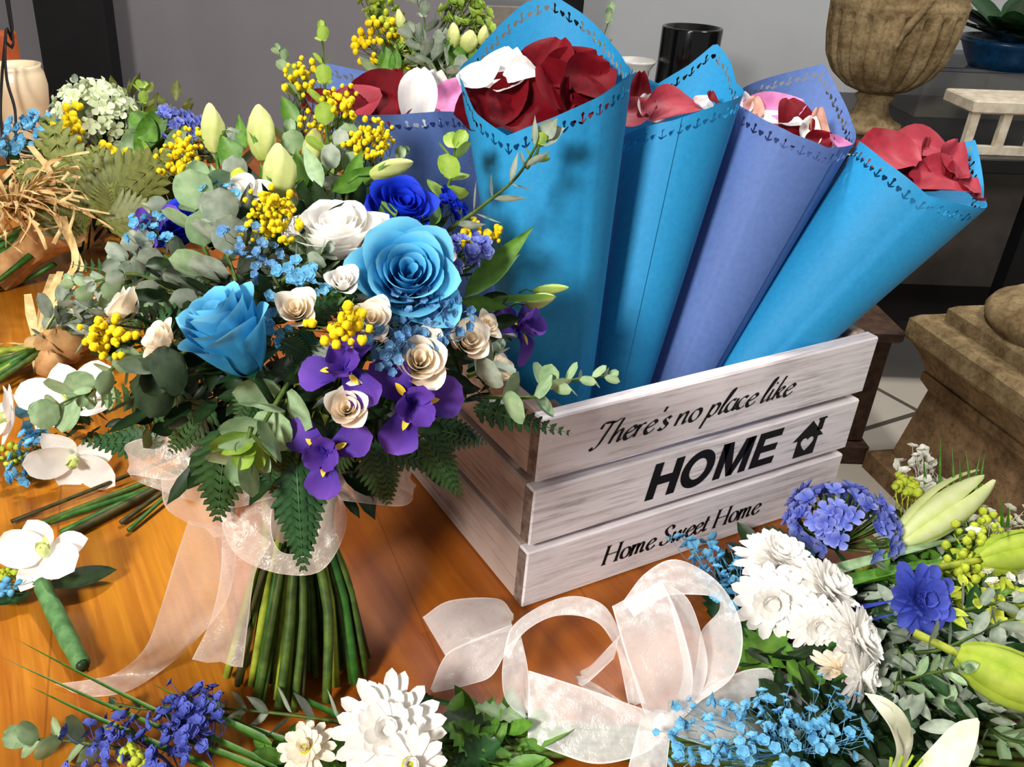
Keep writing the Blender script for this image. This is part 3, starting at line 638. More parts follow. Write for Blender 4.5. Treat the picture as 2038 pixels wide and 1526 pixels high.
def F_euc(par, path, pairs, size, m, kind='round', name='eucalyptus_sprig', label=None, taper=.5, asp=.95, bend=.1, mst=None, r=.0011, spread=1., sm=6, one=False):
    P = crom([pt(*q) for q in path], sm); n = len(P); mb = MB(); s = MB(); s.add(tube(P, [r * (1.2 - .6 * i / n) for i in range(n)], 5))
    for k in range(pairs):
        t = (k + .5) / pairs; i = min(int(t * (n - 1)), n - 2); o = P[i] + (P[i + 1] - P[i]) * (t * (n - 1) - i); tg = nrm(P[min(i + 1, n - 1)] - P[max(i - 1, 0)])
        B = frame(tg, k * 1.57 + rnd.uniform(-.3, .3)); sz = size * (1 - taper * t) * rnd.uniform(.85, 1.1)
        for q in (0, math.pi):
            d = B @ np.array([math.cos(q) * spread, math.sin(q) * spread, .45 + .5 * t]); up = B @ np.array([-.5 * math.cos(q), -.5 * math.sin(q), 1]); lf = leaf(sz, sz * asp, kind, bend, .08, 5, 7)
            mb.add(lf, o + nrm(d) * sz * .08, frx(d, up + .15 * nrm(CC - o)))
    for q in range(2): mb.add(leaf(size * (1 - taper) * .8, size * (1 - taper) * .6, kind, .3, .2), P[-1], frx(nrm(P[-1] - P[-2]) + np.array([rnd.gauss(0, .4) for _ in range(3)]), CC - P[-1]))
    if one:
        mb.add((np.concatenate(s.v), s.f), mat=1); return mb.build(name, [m, mst or m_stem], par, True, label)
    o = mb.build(name, m, par, True, label); s.build('stem', mst or m_stem, o); return o
def F_leaf(par, x0, y0, x1, y1, d0, d1, px, m, kind='lance', name='leaf', bend=.12, cup=.15, up=None, label=None, wob=.02, tooth=0., nv=10):
    a, b = pt(x0, y0, d0), pt(x1, y1, d1); wd = px * float(CR[2] @ ((a + b) / 2 - CC)) / CF; L = np.linalg.norm(b - a)
    u = nrm(CC - (a + b) / 2) if up is None else np.asarray(up); dv = b - a; Bm = frx(dv, u)
    mb = MB(); mb.add(leaf(L, wd, kind, bend, cup, 5, nv, wob, tooth), a - Bm[:, 2] * bend * L * .3, Bm); return mb.build(name, m, par, True, label)
def F_fern(par, x0, y0, x1, y1, d0, d1, px, m, n=11, droop=.2, up=None, name='fern_frond', label=None):
    a, b = pt(x0, y0, d0), pt(x1, y1, d1); wd = px * float(CR[2] @ ((a + b) / 2 - CC)) / CF; L = np.linalg.norm(b - a)
    u = nrm(CC - (a + b) / 2) if up is None else np.asarray(up); Bm = frx(b - a, u)
    mb = MB(); mb.add(fern(L, wd, n, droop), a + Bm[:, 2] * droop * L * .3, Bm); return mb.build(name, m, par, True, label)
def F_filler(par, c, rad, n, size, m, name='greenery', down=.2, shell=.55, seed=5):
    r_ = random.Random(seed); mb = MB()
    for i in range(n):
        v = nrm([r_.gauss(0, 1), r_.gauss(0, 1), r_.gauss(0, 1)]); k = r_.uniform(shell, .92); p = np.asarray(c) + v * np.asarray(rad) * k
        d = v + np.array([r_.gauss(0, .5), r_.gauss(0, .5), r_.gauss(0, .5) - down]); mb.add(leaf(size * r_.uniform(.6, 1.3), size * .42, 'oval', .15, .15, 4, 5), p, frx(d, np.array([r_.gauss(0, .5), r_.gauss(0, .5), 1])))
    return tag(mb.build(name, m, par), None, None, None, 'stuff')
# ------------------------------------------------------------------ the standing bouquet
HC = np.array([-.128, .045, .205]); HR = np.array([.118, .105, .088])
def bq(x, y, off=0.):
    """depth at which the sight line meets the rounded head of the bouquet"""
    r = ray(x, y) / HR; c = (CC - HC) / HR; A = r @ r; Bq = r @ c; Cq = c @ c - 1; disc = Bq * Bq - A * Cq
    d = (-Bq - math.sqrt(disc)) / A if disc > 0 else -Bq / A
    return d + off
bou = thing('bridal_bouquet', (-.150, .012, 0), 'round hand tied bouquet of blue roses, cream roses and purple irises standing on its stems', 'bouquet')
F_filler(bou, HC, HR * .96, 900, .021, m_dkgreen, 'greenery', .3, .35)
def BR(x, y, px, face, m, label, off=0., **k): return F_rose(bou, x, y, bq(x, y, off), px, face, m, label, **k)
BR(430, 622, 192, (-.36, .74, .57), m_sky, 'large light blue rose seen from its side', -.034, hr=1.8, n=26, op=.6, seed=3)
BR(815, 535, 222, (.12, .34, .92), m_sky, 'light blue rose opened towards the front', -.022, hr=.95, n=20, op=.85, seed=8)
BR(664, 440, 206, (-.06, .80, .58), m_white, 'large white rose facing up', .004, hr=.8, n=22, op=.6, seed=11)
BR(806, 398, 150, (.28, .55, .75), m_royal, 'deep royal blue rose', .0, hr=1., n=18, op=.8, seed=5)
BR(360, 425, 140, (-.4, .5, .7), m_royal, 'deep royal blue rose behind eucalyptus', .02, hr=1., n=18, op=.8, seed=15)
BR(468, 378, 112, (-.1, .6, .75), m_white, 'open white lisianthus', .0, hr=.6, n=9, op=.9, seed=21, name='lisianthus')
sm = 'small cream spray rose'
for a in [(587, 610, 92, (0, .3, .95), m_cream, -.020, 1), (682, 552, 74, (.05, .5, .8), m_white, -.016, 2), (740, 630, 92, (.1, .3, .9), m_cream, -.016, 3), (838, 712, 128, (.1, .25, .95), m_cream, -.018, 4), (938, 672, 92, (.25, .3, .9), m_cream, -.010, 5), (975, 645, 58, (.5, .4, .7), m_cream, -.002, 6), (1004, 728, 76, (.6, .5, .5), m_cream, -.004, 7), (690, 808, 98, (.05, .25, .95), m_cream, -.022, 8), (880, 490, 78, (.4, .5, .7), m_white, .0, 9), (232, 600, 96, (-.75, .55, .3), m_cream, .004, 10), (306, 668, 84, (-.6, .4, .6), m_cream, -.004, 11)]:
    BR(a[0], a[1], a[2], a[3], a[4], sm, a[5], hr=1.05, n=12, op=.6, seed=a[6] + 30, name='spray_rose')
for a in [(686, 735, 128, (-.05, .3, .9), 3.4, -.012), (818, 802, 150, (.2, -.1, .95), .1, -.012), (650, 900, 130, (-.1, .0, .95), -1.57, -.014), (1030, 650, 108, (.75, .1, .6), .4, .012), (305, 455, 88, (-.5, .4, .7), 1.2, .012)]:
    F_iris(bou, a[0], a[1], bq(a[0], a[1], a[5]), a[2], a[3], 'purple iris with a yellow throat', a[4])
BB = lambda *a, **k: F_bud(bou, *a, **k)
BB(528, 320, 514, 208, .53, .545, 56, m_bud, label='pale yellow green lisianthus bud'); BB(562, 400, 552, 285, .50, .51, 66, m_bud, label='pale yellow green lisianthus bud'); BB(430, 305, 416, 205, .54, .55, 48, m_bud, label='pale yellow green lisianthus bud')
BB(735, 350, 822, 322, .50, .51, 38, m_bud, label='pale yellow green lisianthus bud'); BB(622, 330, 628, 255, .54, .55, 46, m_bud, label='pale yellow green lisianthus bud'); BB(1045, 605, 1105, 590, .50, .50, 30, m_bud, label='pale yellow green lisianthus bud'); BB(1060, 580, 1132, 572, .51, .51, 22, m_eucy)
BB(470, 372, 478, 335, .50, .51, 34, m_ygr)
core = np.array([-.13, .05, .19])
def BY(x, y, sx, sy, n, off, r_, m=m_yel, name='goldenrod_sprig', label='bright yellow goldenrod', fl='ball', sd=.006, st=m_stem, d=None):
    dd = d if d else bq(x, y, off); F_tiny(bou, name, cloud(x, y, dd, sx, sy, int(n * (1.5 if m is m_yel else 1)), sd), r_ * (.74 if m is m_yel else 1), m, st, pt(x + (620 - x) * .2, y + (720 - y) * .22, dd + .03), label, fl)
BY(538, 440, 90, 95, 70, -.006, .0021); BY(690, 648, 100, 72, 22, -.030, .0030); BY(600, 160, 70, 60, 26, 0, .0026, d=.55); BY(672, 212, 60, 60, 26, 0, .0026, d=.54); BY(735, 290, 80, 80, 44, 0, .0024, d=.53); BY(625, 265, 70, 50, 20, 0, .0024, d=.55)
BY(765, 275, 40, 50, 12, 0, .0026, d=.54); BY(962, 478, 100, 50, 22, .0, .0026); BY(215, 675, 66, 56, 34, .0, .0026); BY(372, 290, 60, 70, 26, 0, .0024, d=.56); BY(360, 335, 70, 40, 14, 0, .0026, d=.55)
G = 'gypsophila_sprig'
BY(845, 640, 160, 96, 90, -.012, .0017, m_gdusk, G, 'dusty blue gypsophila', 'f', .006, m_gblue); BY(775, 690, 80, 100, 40, -.010, .0017, m_gdusk, G, 'dusty blue gypsophila', 'f', .006, m_gblue)
BY(500, 505, 90, 90, 24, .004, .0017, m_gdusk, G, 'light blue gypsophila', 'f'); BY(610, 565, 90, 60, 20, -.002, .0018, m_gblue, G, 'light blue gypsophila', 'f'); BY(545, 640, 50, 90, 14, .002, .0019, m_gblue, G, 'light blue gypsophila', 'f'); BY(300, 465, 110, 70, 16, .006, .0018, m_gblue, G, 'light blue gypsophila', 'f'); BY(430, 400, 120, 50, 14, .0, .0018, m_gblue, G, 'light blue gypsophila', 'f')
BY(930, 512, 50, 60, 22, .002, .0024, m_hyd, 'limonium_sprig', 'violet limonium', 'f'); BY(900, 420, 60, 40, 16, .004, .0024, m_royal, 'limonium_sprig', 'deep blue limonium', 'f')
E_ = lambda *a, **k: F_euc(bou, *a, **k)
E_([(655, 330, .53), (648, 230, .54), (645, 150, .545), (640, 62, .55)], 6, .016, m_eucy, asp=.8, label='tall light green eucalyptus sprig')
E_([(600, 200, .55), (575, 140, .555), (556, 100, .56)], 5, .012, m_euc)
E_([(870, 420, .52), (895, 360, .52), (905, 295, .525)], 3, .017, m_eucy, taper=.15)
E_([(890, 460, .50), (960, 410, .50), (1030, 350, .505), (1075, 275, .51)], 6, .020, m_eucd, kind='lance', asp=.32, taper=.1, label='long thin leaved eucalyptus sprig')
E_([(1048, 335, .507), (1068, 305, .508), (1075, 275, .51)], 2, .013, m_eucy)
E_([(960, 790, .45), (1060, 790, .45), (1085, 770, .45)], 3, .019, m_euc, taper=.2)
E_([(1080, 775, .45), (1150, 755, .455), (1212, 748, .46)], 5, .014, m_euc, asp=.6)
E_([(575, 760, .40), (545, 810, .392), (515, 860, .388), (488, 905, .388)], 5, .021, m_euc, taper=.15, label='sprig of large round eucalyptus leaves')
E_([(500, 850, .385), (492, 880, .383)], 2, .017, m_eucy, taper=.1)
E_([(440, 560, .44), (405, 490, .45), (390, 430, .455), (400, 380, .46)], 5, .021, m_euc, taper=.1); E_([(470, 560, .42), (450, 500, .43), (440, 440, .435)], 4, .022, m_eucd, taper=.1)
E_([(380, 690, .41), (340, 720, .41), (320, 745, .412)], 3, .024, m_eucdk, taper=.1, label='dark round leaves'); E_([(300, 700, .43), (240, 720, .435), (170, 790, .44)], 4, .018, m_euc, asp=.8)
E_([(420, 600, .45), (340, 575, .46), (270, 545, .47), (190, 560, .48)], 6, .017, m_eucd, asp=.8); E_([(420, 560, .46), (330, 510, .47), (270, 480, .48)], 5, .018, m_eucd); E_([(260, 560, .48), (190, 575, .49), (140, 560, .5)], 5, .013, m_euc)
E_([(640, 560, .43), (630, 510, .43), (600, 490, .43)], 5, .015, m_euc, asp=.7); E_([(560, 560, .42), (600, 530, .42), (650, 500, .42)], 4, .014, m_eucd); E_([(930, 750, .44), (970, 730, .44), (985, 700, .44)], 3, .018, m_eucd); E_([(620, 380, .52), (660, 330, .53), (680, 290, .54)], 4, .016, m_eucd, taper=.2)
E_([(430, 440, .50), (350, 400, .51), (300, 420, .52)], 4, .018, m_eucd, asp=.8)
E_([(600, 420, .52), (590, 340, .54), (575, 270, .55)], 5, .018, m_euc, taper=.3); E_([(690, 400, .53), (700, 320, .54), (690, 255, .55)], 5, .016, m_euc, taper=.3); E_([(480, 420, .52), (470, 350, .54), (465, 290, .55)], 4, .019, m_eucd, taper=.2); E_([(640, 400, .53), (655, 340, .55), (668, 290, .555)], 5, .015, m_eucy, taper=.3)
E_([(760, 400, .53), (780, 350, .54), (800, 310, .55)], 4, .012, m_euc, taper=.3); E_([(420, 640, .47), (330, 620, .48), (250, 600, .49)], 6, .017, m_euc, taper=.2); E_([(430, 560, .48), (340, 540, .49), (240, 520, .5)], 6, .017, m_eucd, taper=.2); E_([(560, 580, .44), (540, 540, .44), (520, 500, .45)], 4, .015, m_eucd, taper=.2)
LF = lambda *a, **k: F_leaf(bou, *a, **k)
LF(925, 590, 1058, 455, .47, .48, 48, m_green, bend=.15); LF(930, 580, 1040, 500, .475, .485, 40, m_green, bend=-.1); LF(920, 600, 1015, 612, .465, .465, 32, m_green); LF(900, 600, 1100, 590, .47, .49, 14, m_green, kind='strap')
LF(600, 380, 590, 300, .51, .52, 40, m_green); LF(640, 370, 605, 290, .5, .515, 34, m_euc); LF(660, 380, 760, 330, .5, .51, 40, m_green); LF(470, 330, 440, 270, .535, .54, 50, m_green); LF(485, 300, 475, 230, .54, .55, 26, m_green); LF(690, 380, 720, 300, .51, .52, 36, m_green); LF(590, 250, 560, 190, .55, .55, 36, m_green); LF(700, 470, 640, 400, .47, .47, 40, m_green)
LF(560, 420, 520, 330, .53, .545, 46, m_green); LF(610, 420, 650, 320, .53, .545, 44, m_green); LF(670, 400, 640, 300, .54, .55, 40, m_euc); LF(530, 420, 480, 320, .53, .545, 40, m_dkgreen); LF(720, 420, 740, 340, .53, .54, 40, m_dkgreen); LF(640, 440, 600, 350, .55, .56, 50, m_dkgreen); LF(690, 440, 690, 330, .55, .56, 50, m_dkgreen); LF(540, 440, 560, 330, .55, .56, 50, m_dkgreen); LF(450, 420, 420, 330, .54, .55, 46, m_euc); LF(850, 450, 870, 400, .48, .49, 40, m_green); LF(780, 440, 760, 400, .47, .47, 40, m_green); LF(650, 600, 690, 590, .41, .41, 30, m_green)
FE = lambda *a, **k: F_fern(bou, *a, **k)
FE(450, 850, 432, 1046, .415, .425, 150, m_fern, droop=.1, label='dark fern frond'); FE(590, 925, 604, 1142, .405, .40, 120, m_fern, 12, .1, label='dark fern frond'); FE(560, 890, 545, 990, .42, .425, 100, m_fern, droop=.1); FE(740, 880, 775, 1008, .43, .435, 110, m_fern, droop=.1, label='dark fern frond'); FE(840, 870, 922, 994, .44, .45, 90, m_fern, droop=.1, label='dark fern frond')
FE(850, 850, 985, 885, .44, .46, 80, m_fern); FE(940, 810, 1150, 866, .45, .46, 60, m_fern); FE(760, 880, 900, 930, .43, .45, 90, m_fern); FE(420, 800, 330, 910, .43, .44, 110, m_fern); FE(400, 800, 250, 860, .44, .46, 100, m_fern); FE(380, 780, 140, 800, .45, .48, 80, m_fern, label='dark fern frond'); FE(640, 690, 520, 680, .40, .40, 60, m_fern); FE(560, 680, 620, 710, .395, .395, 60, m_fern)
FE(380, 630, 190, 650, .44, .47, 70, m_fern); FE(330, 560, 110, 520, .5, .53, 70, m_fern); FE(700, 700, 560, 740, .40, .395, 70, m_fern); FE(600, 640, 740, 560, .41, .41, 60, m_fern); FE(690, 870, 640, 960, .41, .415, 90, m_fern); FE(520, 760, 470, 860, .40, .405, 90, m_fern)
# bound stems, each one standing on the table
TIE = np.array([-.142, .040, .100]); n = 0
for i in range(78):
    a = rnd.uniform(0, 6.283); q = math.sqrt(rnd.random()); foot = np.array([-.156 + .048 * q * math.cos(a), .010 + .036 * q * math.sin(a), .002 + .004 * rnd.random()])
    neck = TIE + np.array([.020 * q * math.cos(a + .3), .018 * q * math.sin(a + .3), 0]); top = HC + np.array([.05 * q * math.cos(a + .6), .045 * q * math.sin(a + .6), -.03]); rr = rnd.choice([.0019, .0022, .0026, .0031])
    mb = MB(); mb.add(tube(crom([foot, foot * .5 + neck * .5 + np.array([rnd.gauss(0, .0012), rnd.gauss(0, .0012), 0]), neck, top], 3), rr, 6)); mb.build('stem', rnd.choice([m_stem, m_stem, m_stem2, m_stem3, m_stemy]), bou)
mb = MB(); mb.add(lathe([(.019, -.012), (.021, -.006), (.0215, .004), (.020, .012)], 20), TIE, np.eye(3)); mb.build('ribbon_binding', m_org, bou)
def RB(par, st, m=m_org, name='ribbon_bow', **k):
    mb = MB(); mb.add(ribbon_mesh(st, **k)); return mb.build(name, m, par)
RB(bou, [(375, 1035, 470, 1055, .47), (350, 1110, 468, 1130, .485), (320, 1208, 447, 1204, .505), (288, 1290, 395, 1268, .525, .515), (235, 1337, 330, 1328, -.006), (180, 1352, 252, 1376, -.004), (108, 1361, 172, 1388, -.002)], name='ribbon_tail')
RB(bou, [(440, 1000, 540, 1080, .475), (440, 1130, 508, 1140, .48), (420, 1230, 495, 1230, .49), (382, 1312, 483, 1328, .495)], name='ribbon_tail')
RB(bou, [(560, 930, 560, 975, .46), (440, 880, 430, 955, .455), (330, 868, 330, 955, .46), (258, 880, 262, 945, .47), (262, 905, 290, 965, .485), (400, 960, 440, 1010, .475), (540, 960, 545, 990, .47)], name='ribbon_loop')
RB(bou, [(320, 955, 430, 930, .455), (330, 1010, 450, 985, .46), (380, 1045, 470, 1075, .468)], name='ribbon_loop')
RB(bou, [(560, 955, 575, 985, .455), (455, 985, 545, 1005, .44), (443, 1050, 540, 1055, .435), (478, 1110, 556, 1095, .435), (560, 1142, 588, 1102, .435), (640, 1135, 618, 1090, .435), (686, 1060, 636, 1040, .437), (682, 995, 640, 985, .445), (630, 955, 600, 970, .455)], name='ribbon_loop')
RB(bou, [(630, 955, 640, 990, .46), (710, 930, 715, 1000, .455), (790, 915, 800, 1007, .46), (819, 940, 820, 985, .475), (780, 900, 770, 965, .49), (690, 900, 690, 960, .49)], name='ribbon_loop')
# ------------------------------------------------------------------ long flower spray lying along the front of the table, with its bow
spr = thing('flower_spray', onz(1300, 1430, 0), 'long flower spray with white chrysanthemums, lilies and a white organza bow lying before the crate', 'flower arrangement')
def lie(x, y, sx, sy, n, z0, z1, size, m, name='greenery', kind='oval', seed=9, wid=.42):
    """loose foliage lying on the table"""
    r_ = random.Random(seed); mb = MB()
    for i in range(n):
        a = r_.uniform(0, 6.283); q = math.sqrt(r_.random()); p = onz(x + sx / 2 * q * math.cos(a), y + sy / 2 * q * math.sin(a), r_.uniform(z0, z1)); t = r_.uniform(0, 6.283)
        s_ = size * r_.uniform(.6, 1.25); mb.add(leaf(s_, s_ * wid, kind, r_.uniform(-.1, .3), .12, 4, 6), p, frx((math.cos(t), math.sin(t), r_.uniform(-.15, .5)), (r_.gauss(0, .4), r_.gauss(0, .4), 1)))
    return tag(mb.build(name, m, spr), None, None, None, 'stuff')
lie(1870, 1270, 360, 420, 330, .003, .032, .020, m_eucd, seed=1); lie(1880, 1230, 380, 420, 200, .003, .030, .024, m_fern, seed=2); lie(1640, 1330, 330, 330, 180, .002, .022, .026, m_dkgreen, seed=3); lie(1900, 1120, 320, 150, 200, .012, .036, .016, m_green, seed=4); lie(960, 1480, 280, 110, 70, .002, .014, .022, m_green, seed=5); lie(1750, 1480, 340, 130, 110, .002, .015, .028, m_dkgreen, seed=6); lie(620, 1530, 260, 60, 60, .002, .014, .022, m_green, seed=7); lie(1500, 1150, 160, 120, 60, .002, .016, .024, m_dkgreen, seed=8)
lie(1960, 1180, 200, 160, 130, .016, .040, .013, m_ygr, seed=14, wid=.6)
def FC(x, y, z, px, face, m, label, rows=4, nn=18, seed=1, drop=.2, pw=.2, disc=True, name='chrysanthemum', closed=0.):
    p = onz(x, y, z); R = px / 2 * float(CR[2] @ (p - CC)) / CF; B = frame(dirc(*face), seed)
    mb = MB(); mb.add(chrys(R, rows, nn, seed, drop, pw, closed), p, B); o = mb.build(name, m, spr, True, label)
    if disc: mb = MB(); mb.add(ball(R * .22, 10, 6, .12), p + B[:, 2] * R * .05, B); mb.build('flower_centre', m_disc, o)
    mb = MB(); mb.add(tube([p - B[:, 2] * R * .05, p - B[:, 2] * R * .35, p - B[:, 2] * R * .6 + np.array([0, 0, -.008])], R * .07, 5)); mb.build('stalk', m_stem2, o)
wc = 'white chrysanthemum'
FC(772, 1456, .040, 235, (-.05, .45, .85), m_white, wc, 4, 19, 2, .02, .16, False)
FC(815, 1522, .044, 150, (.1, .4, .85), m_white, 'white chrysanthemum with a yellow centre', 2, 15, 3, .0, .2)
FC(610, 1490, .026, 130, (-.2, .6, .7), m_cream, 'cream chrysanthemum', 3, 13, 4, .2, .2)
FC(1545, 1112, .050, 175, (.2, .8, .55), m_white, wc, 5, 26, 5, .3, .15, False); FC(1535, 1192, .046, 160, (-.3, -.1, .9), m_white, 'white chrysanthemum facing the bow', 4, 15, 6, .05, .2, False); FC(1640, 1172, .050, 190, (.55, .6, .55), m_white, wc, 5, 26, 7, .3, .15, False); FC(1700, 1268, .048, 180, (.7, .35, .6), m_white, wc, 5, 26, 8, .3, .15, False); FC(1712, 1345, .046, 140, (.75, .0, .6), m_white, wc, 4, 18, 9, .3, .15, False); FC(1625, 1240, .044, 130, (-.1, -.1, .95), m_white, wc, 4, 16, 10, .1, .18, False)
FC(1665, 1330, .036, 110, (-.2, -.7, .5), m_cream, 'white chrysanthemum seen from behind', 3, 13, 11, .5, .26, False)
FC(1828, 1192, .050, 160, (.15, .2, .95), m_bchr, 'blue chrysanthemum', 3, 13, 12, .0, .26, False); FC(1580, 1535, .036, 90, (0, .8, .5), m_gblue, 'light blue flower', 2, 10, 13, .2, .26, False)
# blue hydrangea head
hc = onz(1672, 1048, .040); mb = MB(); s_ = MB()
for i in range(90):
    v = nrm([rnd.gauss(0, 1), rnd.gauss(0, 1), abs(rnd.gauss(0, .8))]); p = hc + v * np.array([.036, .036, .026]) * rnd.uniform(.85, 1.05); mb.add(floret(.0075, 4, i), p, frame(v + np.array([rnd.gauss(0, .25) for _ in range(3)]), rnd.uniform(0, 6))); s_.add(tube([hc - np.array([0, 0, .02]), p - v * .003], .0007, 3))
o = mb.build('hydrangea', m_hyd, spr, True, 'violet blue hydrangea head'); s_.build('stems', m_stem, o)
# lilies
def lilybud(x0, y0, x1, y1, z0, z1, px, m, label, openg=.0):
    a, b = onz(x0, y0, z0), onz(x1, y1, z1); L = np.linalg.norm(b - a); R = px / 2 * float(CR[2] @ ((a + b) / 2 - CC)) / CF; B = frame(b - a, .6); mb = MB()
    pr = [(.3, 0), (.62, .1), (.9, .3), (1., .5), (.92, .68), (.70, .85), (.46, .97), (.36, 1)]
    for k in range(6):
        a0 = k * 1.0472; inner = k % 2
        def fn(u, v):
            i = v * (len(pr) - 1); q = min(int(i), len(pr) - 2); t = i - q; r = pr[q][0] * (1 - t) + pr[q + 1][0] * t; z = pr[q][1] * (1 - t) + pr[q + 1][1] * t; s = (u - .5) * 2
            r = r * R * (1 - .06 * inner) * (1 + openg * v * v * (1 if not inner else .6)) + .10 * R * (1 - s * s); an = a0 + s * .62 * (1 - .25 * v - .6 * v ** 5)
            return r * math.cos(an), r * math.sin(an), z * L * (1 - .04 * inner), (1 - abs(s)) * .35 + v * .2
        mb.add(grid(7, 12, fn), a, B)
    o = mb.build('lily_bud', m, spr, True, label); mb = MB(); st = a - nrm(b - a) * L * .45; st[2] = max(.006, st[2]); mb.add(tube(crom([st, a - nrm(b - a) * L * .12, a + nrm(b - a) * L * .04], 3), R * .16, 6)); mb.build('stalk', m_stemy, o)
lilybud(1785, 1082, 1962, 952, .036, .066, 80, m_lily, 'opening white green lily bud', .3); lilybud(1945, 1115, 2110, 1085, .045, .050, 84, m_lilyg, 'closed green lily bud'); lilybud(1905, 1300, 2110, 1400, .044, .040, 112, m_lilyg, 'yellow green lily bud at the table edge')
mb = MB()
for st in ([(1720, 1378, 1728, 1388, -.075), (1762, 1388, 1748, 1415, -.075), (1800, 1420, 1772, 1450, -.068), (1818, 1470, 1784, 1495, -.055), (1800, 1530, 1770, 1535, -.045), (1775, 1585, 1750, 1580, -.036)], [(1945, 1428, 1950, 1436, -.062), (1900, 1440, 1945, 1475, -.058), (1850, 1490, 1925, 1530, -.050), (1800, 1545, 1880, 1590, -.042), (1760, 1590, 1800, 1610, -.036)], [(1700, 1560, 1720, 1552, -.06), (1720, 1570, 1760, 1575, -.045), (1750, 1590, 1780, 1590, -.036)], [(1900, 1620, 1890, 1600, -.06), (1850, 1640, 1850, 1590, -.045), (1770, 1610, 1780, 1590, -.036)]):
    mb.add(ribbon_mesh(st, 5, crinkle=.002))
lo = mb.build('lily', petalm('open lily petal', (236, 236, 214), (222, 224, 190), (240, 240, 200)), spr, True, 'open white lily with curved petals')
mb = MB(); c_ = onz(1765, 1592, .036)
for k in range(5): mb.add(tube([c_, c_ + np.array([rnd.gauss(0, .008), rnd.gauss(0, .008), .03])], .0008, 4))
mb.build('stamens', m_lilyg, lo)
def SY(x, y, z, sx, sy, n, r, m, label, fl='f', name='gypsophila_sprig', sd=.008, root=None):
    F_tiny(spr, name, [q for q in cloud(x, y, -z, sx, sy, n, sd)], r, m, m, onz(*root, max(.006, z * .4)) if root else onz(x + 20, y + 30, max(.004, z * .3)), label, fl)
SY(1366, 1086, .042, 60, 44, 9, .0026, m_gblue, 'light blue gypsophila', root=(1450, 1200)); SY(1428, 1132, .032, 84, 110, 32, .0024, m_gblue, 'light blue gypsophila', root=(1460, 1220)); SY(1452, 1170, .028, 70, 120, 26, .0025, m_gblue, 'light blue gypsophila', root=(1480, 1260))
SY(1480, 1455, .036, 320, 120, 74, .0020, m_gblue, 'light blue gypsophila', root=(1560, 1500)); SY(1620, 1440, .036, 240, 140, 50, .0020, m_gblue, 'light blue gypsophila', root=(1600, 1500)); SY(1400, 1505, .032, 180, 60, 26, .0021, m_gblue, 'light blue gypsophila', root=(1520, 1520))
SY(370, 1410, .030, 110, 60, 18, .0028, m_gviol, 'violet blue gypsophila', root=(420, 1480)); SY(380, 1450, .028, 110, 120, 40, .0026, m_gviol, 'violet blue gypsophila', root=(420, 1510)); SY(280, 1478, .026, 200, 120, 34, .0026, m_gviol, 'violet blue gypsophila', root=(360, 1540)); SY(180, 1500, .022, 120, 70, 14, .0026, m_gviol, 'violet blue gypsophila', root=(260, 1545)); SY(265, 1505, .028, 36, 30, 16, .0028, m_ygr, 'yellow green blossom', 'ball', 'goldenrod_sprig', .003)
SY(1825, 925, .066, 80, 46, 16, .0030, m_gwht, 'white gypsophila', root=(1840, 1040)); SY(1850, 960, .058, 50, 50, 10, .0032, m_gwht, 'white gypsophila', root=(1850, 1050)); SY(2000, 1055, .046, 110, 60, 26, .0028, m_gwht, 'white gypsophila', root=(1950, 1130)); SY(2010, 1150, .040, 90, 60, 14, .0030, m_gwht, 'white gypsophila', root=(1960, 1180)); SY(1960, 1060, .050, 110, 60, 40, .0026, m_ygr, 'yellow green blossom', 'ball', 'goldenrod_sprig', root=(1930, 1120)); SY(1795, 975, .056, 50, 40, 20, .0032, m_ygr, 'yellow green blossom', 'ball', 'goldenrod_sprig', .004, root=(1800, 1050)); SY(1930, 1130, .036, 130, 60, 36, .0028, m_ygr, 'yellow green blossom', 'ball', 'goldenrod_sprig')
SL = lambda x0, y0, x1, y1, z0, z1, px, m, **k: F_leaf(spr, x0, y0, x1, y1, -z0, -z1, px, m, **{**dict(up=(0, 0, 1.)), **k})
tt = dict(kind='oval', tooth=.22, nv=13, name='toothed_leaf', wob=.04)
SL(1480, 1340, 1560, 1255, .014, .026, 95, m_green, **tt); SL(1640, 1395, 1560, 1320, .014, .024, 85, m_green, **tt); SL(1600, 1130, 1572, 1050, .02, .034, 60, m_green, **tt); SL(1000, 1470, 880, 1425, .012, .022, 60, m_eucdk, **tt); SL(960, 1500, 890, 1440, .014, .022, 70, m_green, **tt); SL(1050, 1425, 940, 1415, .014, .026, 44, m_euc, **tt); SL(900, 1526, 1000, 1480, .014, .022, 70, m_fern, **tt); SL(1480, 1440, 1380, 1395, .006, .012, 60, m_fern, **tt); SL(1600, 1480, 1700, 1420, .010, .016, 70, m_fern, **tt); SL(1960, 1500, 1880, 1460, .008, .012, 60, m_euc, **tt); SL(860, 1430, 840, 1380, .014, .02, 40, m_fern, **tt); SL(1480, 1290, 1500, 1230, .008, .02, 70, m_fern, **tt); SL(1960, 1450, 2060, 1500, .008, .012, 60, m_euc, **tt); SL(1420, 1230, 1445, 1160, .004, .02, 60, m_fern, **tt); SL(1560, 1060, 1520, 1100, .03, .01, 80, m_eucdk, **tt); SL(1000, 1420, 1060, 1455, .012, .012, 50, m_fern, **tt)
gb = dict(kind='blade', name='grass_blade', nv=14, cup=.3)
